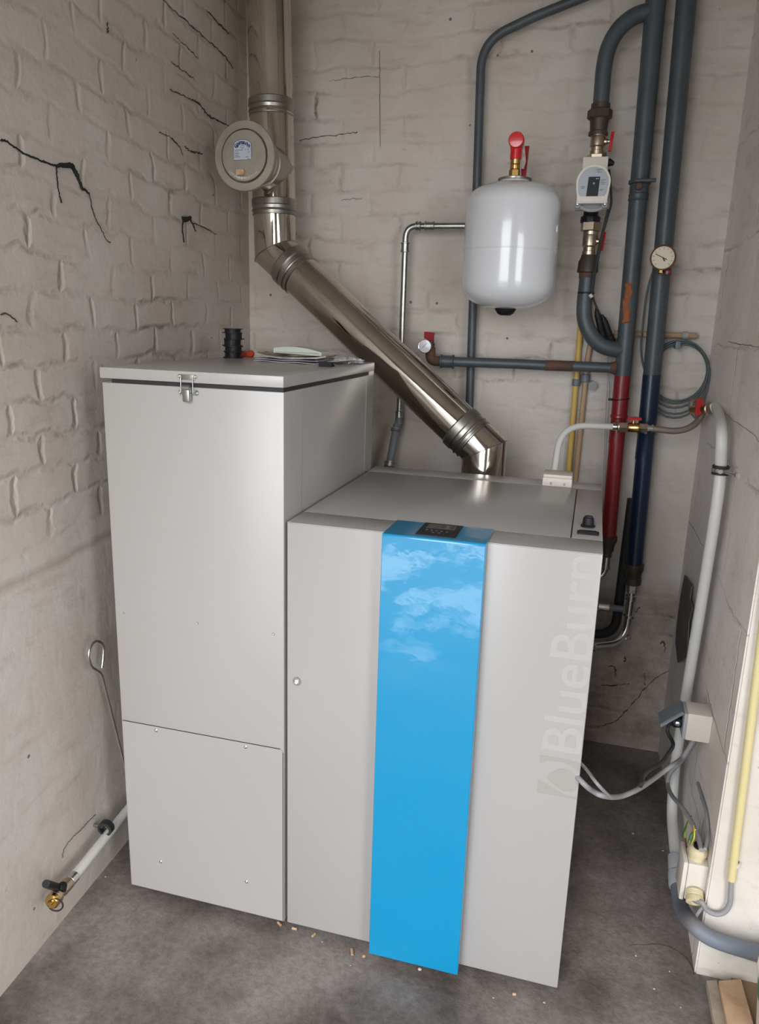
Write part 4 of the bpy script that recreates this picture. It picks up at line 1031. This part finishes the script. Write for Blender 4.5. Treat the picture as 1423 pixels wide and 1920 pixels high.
hc = thing('horizontal_conduit', 'short horizontal tan conduit on the back wall above the cable coil', 'conduit', ay(1250, 631, yw))
h0, h1 = ay(1150, 631, yw), ay(1308, 630, yw)
lathe('conduit', V((h0.x, yw, h1.z)), (1, 0, 0), [(.010, 0), (.010, h1.x-h0.x-.006), (.006, h1.x-h0.x)], M['tan'], hc, seg=16)
lathe('conduit_clip', V((ay(1279, 630, yw).x, yw, h1.z)), (1, 0, 0), [(.011, 0), (.0135, .001), (.0135, .017), (.011, .018)], M['greyp'], hc, cap=False)
# coiled grey cable
cc = thing('cable_coil', 'coil of thin grey cable hanging on the back wall right of the pipes', 'cable', ay(1272, 750, 1.21))
ctr = ay(1270, 697, 1.21)
pts = []
turns = 5
for i in range(turns*28):
    a = -2*math.pi*i/28; k = i//28; dx = [0, .006, -.004, .008, .002][k]; dz = [0, -.006, -.012, -.03, -.05][k]; rr = [.098, .092, .102, .098, .104][k]
    f = (i % 28)/28; k2 = min(k+1, 4); dx2 = [0, .006, -.004, .008, .002][k2]; dz2 = [0, -.006, -.012, -.03, -.05][k2]; r2 = [.098, .092, .102, .098, .104][k2]
    R2 = rr*(1-f)+r2*f; DZ = dz*(1-f)+dz2*f; top = (1-math.sin(a+math.pi/2))/2
    pts.append(V((ctr.x+dx*(1-f)+dx2*f+R2*math.cos(a+math.pi/2)*(.95), 1.21-.004*k+.003*math.sin(a*3), ctr.z+R2*math.sin(a+math.pi/2)+DZ*top)))
tube('coiled_cable', pts, .0034, M['cabled'], cc, 8)
tube('cable_tail', smoothline([ay(1236, 480, 1.205), ay(1216, 535, 1.205), ay(1206, 600, 1.205), ay(1202, 660, 1.205), ay(1212, 705, 1.21), ay(1225, 730, 1.21), ay(1245, 748, 1.21)], 8), .0034, M['cabled'], cc, 8)
pz = ay(1271, 648, 1.20); box('cable_clip', pz.x-.009, pz.x+.009, 1.19, YB+.001, pz.z-.010, pz.z+.014, M['lid_g'], cc, .003)

# filling line: white pipe, valve, hose
wp = thing('white_bent_pipe', 'white plastic pipe bending up from behind the small box to the brass valve', 'pipe', ay(1038, 885, .95))
yv = 1.06
f0, f1, f2 = ay(1036, 905, .86), ay(1052, 797, .98), ay(1150, 800, yv)
tube('pipe', fillet([f0-V((0, 0, .15)), f0, f1, f2], [.05, .09], 12), .0105, M['pex'], wp, 20)
fv = thing('filling_valve', 'brass valve with red handle joining the white pipe to the braided hose', 'valve', ay(1190, 802, yv))
v0, v1 = ay(1147, 800, yv), ay(1216, 803, yv); dd = (v1-v0).normalized(); LL = (v1-v0).length
lathe('ribbed_sleeve', v0, dd, [(.011, 0)]+[(.011+(i % 2)*.002, .002+i*.002) for i in range(9)]+[(.010, .022)], M['chrome'], fv)
hexa('union_nut', v0+dd*(LL*.19), dd, .0175, LL*.24, M['nickel'], fv)
lathe('flange_ring', v0+dd*(LL*.17), dd, [(.020, 0), (.020, .004)], M['nickel'], fv)
lathe('valve_body', v0+dd*(LL*.43), dd, [(.013, 0), (.0155, .004), (.0155, LL*.30), (.013, LL*.32)], M['brass'], fv)
hexa('end_nut', v0+dd*(LL*.75), dd, .0165, LL*.22, M['nickel'], fv)
hc_ = v0+dd*(LL*.58)
lathe('stem', hc_, (0, 0, 1), [(.006, 0), (.006, .022)], M['brass'], fv, seg=12)
bm = bmesh.new(); prism(bm, [(-.020, .018), (-.012, .026), (-.004, .028), (.024, .027), (.023, .036), (.0, .037), (-.018, .035)], hc_+V((0, .008, -.002)), (1, 0, 0), (0, 0, 1), (0, -1, 0), .014)
finish('red_handle', bm, M['red'], fv, ang=60)
bh = thing('braided_hose', 'brownish braided hose sagging between the two brass valves', 'hose', ay(1260, 808, 1.05))
hp = [v1-dd*.006, ay(1235, 805, 1.06), ay(1265, 808, 1.06), ay(1290, 803, 1.07), ay(1308, 790, 1.09), ay(1318, 772, 1.11)]
tube('hose', smoothline(hp, 10), .0105, M['braid'], bh, 20)
ring(v1+V((.004, 0, 0)), dd, .0115, .022, M['chrome'], bh)
tv = thing('tap_valve', 'brass tap with red handle at the back right corner', 'tap', ay(1312, 762, 1.13))
t0 = ay(1308, 768, 1.12); t1 = ay(1334, 766, 1.04)
lathe('valve_body', t0, t1-t0, [(.010, -.03), (.0145, -.028), (.0145, -.012), (.016, -.01), (.016, .022), (.0125, .026), (.0125, .04)], M['brass'], tv)
lathe('hex_ring', t1-(t1-t0).normalized()*.022, t1-t0, [(.019, 0), (.0205, .002), (.0205, .016), (.018, .018)], M['nickel'], tv, seg=12)
tu = ay(1304, 758, 1.16)
tube('hose_loop', smoothline([ay(1318, 772, 1.11), ay(1308, 782, 1.13), ay(1297, 768, 1.15), ay(1298, 753, 1.16), ay(1310, 750, 1.18)], 8), .0095, M['braid'], tv, 16)
bm = bmesh.new(); prism(bm, [(-.010, .026), (.010, .028), (.011, -.022), (-.006, -.030), (-.010, -.012)], ay(1310, 763, 1.09), (1, 0, 0), (0, 0, 1), (0, -1, 0), .008)
finish('red_handle', bm, M['red'], tv, smooth=False)
# white riser on the right wall
XW = XR-.035
wr_ = thing('white_riser_pipe', 'long white plastic pipe running down the right wall from the tap', 'pipe', axx(1262, 1500, XW))
def W(u, v, x=XW): return axx(u, v, x)
r0 = t1; 
rp = [r0, r0+(t1-t0).normalized()*.03, W(1352, 800), W(1352, 850), W(1346, 930)]
lowp = [W(1318, 1110), W(1290, 1280), W(1268, 1420), W(1262, 1480), W(1260, 1530), W(1264, 1580), W(1268, 1612)]
path_ = smoothline(rp+lowp, 10)
tube('pipe', path_, .0152, M['pex'], wr_, 24)
bkt = min((p for p in path_[30:]), key=lambda p: abs(p.z-W(1349, 877).z))
clm = lathe('pipe_clamp', bkt-V((0, 0, .013)), (0, 0, 1), [(.0175, 0), (.022, .001), (.022, .006), (.020, .007), (.020, .019), (.022, .020), (.022, .025), (.0175, .026)], M['blackr'], wr_, cap=False)
lathe('clamp_band', bkt-V((0, 0, .006)), (0, 0, 1), [(.0205, 0), (.0225, .001), (.0225, .011), (.0205, .012)], M['chrome'], clm, cap=False)
lathe('clamp_bolt', bkt+V((-.004, -.02, 0)), (0, -1, 0), [(.006, 0), (.006, .008), (.0, .008)], M['chrome'], clm, seg=12)
lathe('clamp_screw', bkt+V((.0, -.018, .0)), V((.034, -.045, 0)), [(.004, 0), (.004, .05), (.008, .051), (.008, .055)], M['chrome'], clm, seg=12)
# grey hose taking over at the floor and turning round the pier
ih = thing('grey_hose', 'thick blue-grey hose curving round the foot of the white pier', 'hose', W(1275, 1690))
yh = YP-.045
cpl = lathe('coupling', W(1267, 1606), (W(1272, 1680)-W(1267, 1606)), [(.019, 0), (.022, .003), (.022, .045), (.020, .05), (.024, .055), (.024, .095), (.021, .1)], M['greyp'], ih)
hp = [W(1266, 1606), W(1269, 1640), W(1273, 1678), axx(1280, 1706, 1.462), ay(1299, 1733, .155), ay(1330, 1757, YP-.05), ay(1375, 1774, YP-.045), ay(1423, 1787, YP-.042), ay(1500, 1806, YP-.045)]
tube('hose', smoothline(hp, 10), .0195, M['insul'], ih, 24)
bm = bmesh.new(); k0 = W(1267, 1612)
add_tube(bm, [k0+V((math.cos(a)*.020, math.sin(a)*.020, .004*math.sin(3*a))) for a in [2*math.pi*i/20 for i in range(20)]], .0018, 6, True)
finish('pink_string', bm, mat('faded_pink_string', srgb(190, 70, 90), .8), ih)
tcable = thing('thin_floor_cable', 'thin grey cable running just under the thick blue-grey hose', 'cable', ay(1370, 1785, YP-.01))
tube('cable', smoothline([ay(1318, 1700, YP-.012), ay(1305, 1720, YP-.012), ay(1312, 1745, YP-.012), ay(1345, 1775, YP-.012), ay(1380, 1788, YP-.012), ay(1423, 1803, YP-.012), ay(1480, 1820, YP-.012)], 8), .0042, M['cable'], tcable, 10)

# socket outlet on the right wall
sk = thing('socket_outlet', 'pale grey box socket on the right wall with its flap held open by a plug', 'socket', axx(1310, 1350, XR))
ca = axx(1336, 1318, XR); cb_ = axx(1327, 1388, XR)
ys0 = .43
p_t = axx(1338, 1345, XR)   # near top corner against the wall
yb0 = p_t.y; zt0 = p_t.z; dpth = .062; wd_ = .075; ht = .078
bm = bmesh.new(); add_box(bm, XR-dpth, XR, yb0, yb0+wd_, zt0-ht, zt0, .004)
finish('socket_body', bm, M['whitep'], sk)
# front plate and flap
box('front_plate', XR-dpth-.008, XR-dpth+.002, yb0+.001, yb0+wd_-.001, zt0-ht+.002, zt0-.002, M['greyp'], sk, .002)
hg = V((XR-dpth-.008, yb0, zt0-.004))
th = math.radians(48)
bm = bmesh.new()
fv_ = V((-math.sin(th), 0, -math.cos(th))); nv_ = V((-math.cos(th), 0, math.sin(th)))
prism(bm, [(0, 0), (.072, 0), (.072, .070), (0, .070)], hg+V((0, .002, 0)), fv_, (0, 1, 0), nv_, .008, .002)
finish('socket_flap', bm, M['lid_g'], sk, ang=25)
pg_ = thing('black_plug', 'black mains plug in the socket on the right wall with its cable', 'plug', hg)
pc0 = V((XR-dpth-.008, yb0+wd_/2, zt0-ht*.55))
lathe('plug_body', pc0, (-1, 0, -.25), [(.016, 0), (.018, .008), (.016, .022), (.010, .028)], M['black'], pg_, seg=20)
lathe('earth_clip', pc0+V((-.012, -.016, .0)), (0, -1, 0), [(.007, 0), (.007, .006), (.003, .008)], M['chrome'], pg_, seg=12)
ps = pc0+V((-.026, 0, -.006))
tube('plug_cable', smoothline([ps, ps+V((-.006, 0, -.03)), axx(1262, 1395, 1.405), axx(1253, 1413, 1.38), axx(1240, 1430, 1.36), axx(1220, 1442, 1.33), axx(1206, 1455, 1.30), axx(1204, 1466, 1.29), axx(1200, 1474, 1.285)], 8), .005, M['blackr'], pg_, 12)
# grey cable from the socket drooping to the boiler, and on to the junction box
gcb = thing('grey_boiler_cable', 'grey cable drooping from under the wall socket to the boiler', 'cable', az(1160, 1495, .2))
b0 = V((XR-.03, yb0+.03, zt0-ht+.002))
tube('cable', smoothline([b0, b0+V((-.004, .0, -.012)), axx(1280, 1420, 1.44), axx(1262, 1434, 1.41), axx(1240, 1450, 1.38), axx(1215, 1468, 1.34), axx(1190, 1483, 1.30), axx(1160, 1494, 1.26), axx(1130, 1492, 1.215), axx(1108, 1481, 1.19), axx(1094, 1469, 1.172), axx(1094, 1469, 1.172)+V((-.03, .03, .01))], 8), .0062, M['cable'], gcb, 12)
tube('second_strand', smoothline([axx(1145, 1496, 1.235), axx(1120, 1470, 1.20), axx(1098, 1441, 1.175), axx(1098, 1441, 1.175)+V((-.03, .03, .01))], 8), .004, M['cable'], gcb, 10)
gc2 = thing('grey_junction_cable', 'grey cable looping behind the white pipe down into the junction box', 'cable', axx(1300, 1560, 1.47))
tube('cable', smoothline([b0+V((.004, .02, 0)), axx(1300, 1395, 1.47), axx(1276, 1428, 1.46), axx(1256, 1450, 1.435), axx(1252, 1472, 1.432), axx(1260, 1492, 1.432), axx(1276, 1510, 1.442), axx(1293, 1535, 1.455), axx(1305, 1560, 1.462), axx(1313, 1583, 1.466), axx(1315, 1594, 1.466)], 8), .0062, M['cable'], gc2, 12)
gc3 = thing('pale_wall_cable', 'thin pale cable flat on the right wall above the junction box', 'cable', axx(1320, 1540, 1.49))
tube('cable', smoothline([axx(1308, 1468, XR-.004), axx(1316, 1495, XR-.005), axx(1324, 1525, XR-.006), axx(1327, 1560, XR-.008), axx(1322, 1592, XR-.022)], 8), .0042, M['cable'], gc3, 10)
gc4 = thing('bent_wall_cable', 'short pale grey cable bowing beside the junction box gland', 'cable', axx(1310, 1560, 1.485))
tube('cable', smoothline([axx(1317, 1535, XR-.006), axx(1313, 1555, XR-.010), axx(1312, 1575, XR-.014), axx(1317, 1592, XR-.022)], 8), .0036, M['cable'], gc4, 10)

# junction box near the pier corner
jb = thing('junction_box', 'cream junction box with cable glands low on the right wall', 'junction box', axx(1300, 1650, XR))
q1 = axx(1327, 1625, XR-.001)
jy0 = YP+.018; jz1 = axx(1322, 1622, XR).z; jz0 = ay(1303, 1690, YP+.018).z; HJ = .104
tp_ = axx(1290, 1588, XR-.045)
jy1 = jy0+.082
XJ = XR-.046
box('box_body', XJ, XR, jy0, jy1, jz0, jz0+HJ, M['whitep'], jb, .003)
box('box_lid', XJ-.012, XJ-.001, jy0-.002, jy1+.002, jz0-.002, jz0+HJ+.002, M['whitep'], jb, .003)
lathe('cable_gland', (XR-.024, jy0+.030, jz0+HJ-.001), (0, -.12, 1), [(.020, 0), (.020, .014), (.0225, .016), (.0225, .027), (.018, .034), (.014, .036)], M['cream'], jb, seg=24)
lathe('rubber_seal', (XR-.024, jy0+.026, jz0+HJ+.030), (0, -.12, 1), [(.0135, 0), (.013, .010), (.008, .012)], M['black'], jb, seg=20)
lathe('cable_gland', (XR-.024, jy0+.002, jz0+.028), (0, -1, -.55), [(.020, 0), (.021, .004), (.0195, .006), (.021, .008), (.0195, .010), (.021, .012), (.0195, .014), (.021, .017), (.021, .028), (.012, .030), (.011, .02)], M['cream'], jb, seg=24)
lathe('cable_gland', (XR-.030, jy0+.060, jz0+HJ), (0, .0, 1), [(.013, 0), (.013, .02), (.010, .024)], M['beige'], jb, seg=20)
uc = thing('looped_grey_cable', 'grey cable looping from the junction box up into the yellow conduit', 'cable', ay(1345, 1715, YP-.02))
g_ = V((XR-.024, jy0-.020, jz0+.018))
tube('cable', smoothline([g_+V((0, .016, .006)), g_, ay(1316, 1692, YP-.016), ay(1325, 1706, YP-.016), ay(1342, 1714, YP-.016), ay(1358, 1710, YP-.016), ay(1368, 1695, YP-.016), ay(1370, 1672, YP-.016), ay(1371, 1645, YP-.016)], 8), .0062, M['cable'], uc, 14)
yk = thing('pale_yellow_conduit', 'pale yellow conduit running down the front of the white pier', 'conduit', ay(1372, 1650, YP-.016))
u0, u1 = ay(1371, 1650, YP-.016), ay(1423, 1235, YP-.016)
tube('conduit', [u0, u0+(u1-u0)*1.6], .0100, M['yellowl'], yk, 20)
kz = ay(1376, 1622, YP-.010)
lathe('conduit_clip', kz, (0, 0, 1), [(.0105, 0), (.014, .001), (.014, .010), (.0105, .011)], M['whitep'], yk, cap=False)
# loose earth wires
lw = thing('loose_earth_wires', 'tangle of green and yellow wire ends sticking out above the junction box', 'wire', axx(1290, 1580, XR-.03))
for k, (pix, m) in enumerate([([(1289, 1588), (1284, 1570), (1287, 1552), (1294, 1540)], 'wirey'), ([(1277, 1568), (1283, 1558), (1288, 1543), (1296, 1530)], 'wireg'),
                         ([(1289, 1588), (1292, 1570), (1298, 1558), (1304, 1556)], 'wirey'), ([(1293, 1586), (1297, 1574), (1299, 1562), (1294, 1566), (1290, 1580)], 'wireg'),
                         ([(1296, 1582), (1301, 1572), (1302, 1558), (1300, 1548)], 'wirey'), ([(1288, 1590), (1286, 1580), (1285, 1572)], 'wirec')]):
    tube('wire', smoothline([axx(u, v, XR-.030-.004*k) for u, v in pix], 6), .0017, M[m], lw, 6)

# drain pipe low on the left wall
def L_(u, v, lift):
    d = ray(u, v); t = (-.118+lift-.06*(CAM.y+.13)-CAM.x)/(d.x+.06*d.y); return CAM+d*t
dp = thing('drain_pipe', 'white pipe low on the left wall running behind the hopper', 'pipe', L_(150, 1600, .04))
d0, d1 = L_(135, 1648, .04), L_(236, 1522, .04); dv_ = (d1-d0).normalized()
tube('pipe', [d0, d1, d1+dv_*.5], .0130, M['pex'], dp, 20)
kc = L_(199, 1552, .04)
cla = lathe('pipe_clamp', kc-dv_*.010, dv_, [(.0135, 0), (.021, .001), (.021, .019), (.0135, .02)], M['blackr'], dp, cap=False)
lathe('clamp_bolt', kc+V((.004, 0, -.020)), (0, 0, -1), [(.006, 0), (.006, .010), (.004, .014)], M['blackr'], cla, seg=12)
lathe('clamp_stem', kc, (-1, 0, .0), [(.005, .014), (.005, .05)], M['galv'], cla, seg=12)
dt = thing('drain_tap', 'drain tap with black lever and brass cap low on the left wall', 'tap', L_(105, 1680, .04))
a_ = d0; e_ = L_(98, 1690, .045); ad_ = (e_-a_).normalized(); LL = (e_-a_).length
lathe('press_sleeve', a_+ad_*-.012, ad_, [(.014, 0), (.0155, .001), (.0155, .026), (.014, .027)], M['chrome'], dt)
lathe('valve_body', a_+ad_*.015, ad_, [(.014, 0), (.0165, .003), (.0165, LL*.35), (.013, LL*.40), (.013, LL*.55), (.018, LL*.60), (.018, LL*.72), (.013, LL*.75)], M['nickel'], dt)
lathe('brass_cap', e_-ad_*.012, ad_, [(.010, 0), (.0175, .001), (.0185, .004), (.0185, .014), (.015, .018), (.006, .018), (.005, .024), (0, .024)], M['brass'], dt, seg=28)
lv = a_+ad_*LL*.55
bm = bmesh.new(); px_ = L_(86, 1657, .06); qv = (px_-lv)
lathe('lever_hub', lv, V((.4, -.2, 1)), [(.010, 0), (.012, .010), (.011, .024), (.006, .027)], M['black'], dt, seg=18)
tube('black_lever', smoothline([lv+V((.008, -.004, .020)), lv+V((.0, -.016, .025)), px_], 6), [.008]*5+[.0095]*8, M['black'], dt, 12)
bm = bmesh.new(); rc = L_(104, 1694, .055); rcx = V((RM[0][0], RM[1][0], 0)).normalized()
add_tube(bm, [rc+rcx*(.018*math.cos(a))+V((0, 0, -.004+.018*math.sin(a))) for a in [2*math.pi*i/24 for i in range(24)]], .0022, 8, True)
finish('cap_ring', bm, M['blackr'], dt)

# ash rake leaning on the left wall
rk = thing('looped_poker', 'bent steel rod poker with looped handle leaning left of the hopper', 'poker', L_(231, 1425, .05))
rkp = [(191, 1252), (193, 1235), (194, 1216), (191, 1207), (182, 1202), (173, 1207), (167, 1222), (167, 1237), (172, 1250), (182, 1257), (189, 1263), (193, 1275)]
pp = [L_(u, v, .035) for u, v in rkp]
e_ = L_(231, 1425, .055)
d_ = (e_-pp[-1])
tube('rod', smoothline(pp+[pp[-1]+d_*.3, pp[-1]+d_*.7, e_, e_+d_*.55], 6), .0036, M['chrome'], rk, 10)

# ------------------------------------------------------------------ small things on the floor
def pellet(u, v, L, rot, label, m=M['pellet']):
    p = az(u, v, ZF+.0035); d = V((math.cos(rot), math.sin(rot), 0))
    o = lathe('wood_pellet', p-d*L/2, d, [(.0022, -.0006), (.0034, 0), (.0036, L*.3), (.0034, L*.7), (.0035, L), (.002, L+.0008)], m, None, seg=10)
    return tag(o, label, 'wood pellet', 'wood pellets on the floor along the cabinets')
pellet(524, 1732, .014, -.6, 'wood pellet under the seam between hopper and boiler')
pellet(552, 1741, .013, .0, 'wood pellet just right of the cabinet seam, second from the left')
pellet(588, 1753, .012, 1.3, 'wood pellet standing between the seam and the blue strip, third from the left')
pellet(660, 1785, .018, -1.2, 'longest wood pellet, just left of the blue strip')
pellet(682, 1793, .006, .6, 'stubby wood pellet touching the left of the blue strip')
pellet(964, 1864, .008, .3, 'short wood pellet in front of the door\'s right part')
def chip(u, v, r, label, m=M['stone'], name='stone_chip', cat='stone chip'):
    bm = bmesh.new(); bmesh.ops.create_icosphere(bm, subdivisions=1, radius=r); p = az(u, v, ZF)
    for vv_ in bm.verts: vv_.co = V((p.x+vv_.co.x*random.uniform(.8, 1.3), p.y+vv_.co.y*random.uniform(.6, 1.1), ZF+.0002+(vv_.co.z+r)*.55))
    return tag(finish(name, bm, m, smooth=False), label, cat, 'pale chips scattered on the concrete')
chip(787, 1819, .0055, 'largest white stone chip, below the blue strip')
chip(1020, 1881, .003, 'pale chip right of the short pellet near the door corner')
chip(925, 1872, .0022, 'tiny pale chip left of the short pellet')
chip(604, 1767, .0022, 'tiny white chip below the third pellet')
chip(657, 1811, .002, 'tiny white chip below the longest pellet')
chip(1192, 1793, .003, 'white chip below the floor crack, at the left end')
chip(1226, 1855, .003, 'white chip nearest the grey batten')
chip(1255, 1822, .0022, 'small white chip between the crack and the batten')
chip(1187, 1564, .004, 'pale chip on the dark floor beside the boiler')
chip(1243, 1596, .003, 'pale chip on the dark floor by the white pipe')
chip(1276, 1890, .0022, 'tiny pale chip at the lower right in front of the batten')
chip(198, 1645, .004, 'yellowish chip left of the hopper foot', M['pellet'])

# boards and bucket at the lower right corner
def quadprism(name, a, b_, c, d, th, m, label, cat):
    bm = bmesh.new(); vs_ = [V(a), V(b_), V(c), V(d)]
    lo = [bm.verts.new(v-V((0, 0, th))) for v in vs_]; hi = [bm.verts.new(v) for v in vs_]
    bm.faces.new(lo[::-1]); bm.faces.new(hi)
    for i in range(4): bm.faces.new((lo[i], lo[(i+1) % 4], hi[(i+1) % 4], hi[i]))
    return tag(finish(name, bm, m, smooth=False), label, cat)
zb_ = ZF+.018
quadprism('wooden_batten', az(1325, 1839, zb_), az(1344, 1837, zb_), az(1375, 1990, zb_), az(1352, 1990, zb_), .0175, M['wood'], 'grey weathered batten on the floor against the pier foot', 'batten')
zb2 = ZF+.030
quadprism('chipboard_offcut', az(1348, 1839, zb2), az(1389, 1836, zb2), az(1432, 1990, zb2), az(1378, 1990, zb2), .029, M['board'], 'light brown board lying beside the grey batten', 'board')
zb3 = ZF+.012
quadprism('brown_board', az(1368, 1826, zb3), az(1470, 1838, zb3), az(1500, 1985, zb3), az(1440, 1985, zb3), .0115, M['card'], 'darker brown board partly under the white bucket', 'board')
bk = thing('paint_bucket', 'white bucket with a green label cut off by the right frame edge', 'bucket', (1.80, -.02, ZF+.012))
bc = V((1.708, .02, ZF+.0305))
lathe('bucket_body', bc, (0, 0, 1), [(.098, 0), (.102, .003), (.116, .145), (.120, .147), (.120, .157), (.116, .159), (.0, .159)], M['whitep'], bk, seg=48)
lathe('green_label', bc+V((0, 0, .085)), (0, 0, 1), [(.1108, 0), (.1168, .058)], M['green'], bk, seg=48, cap=False)
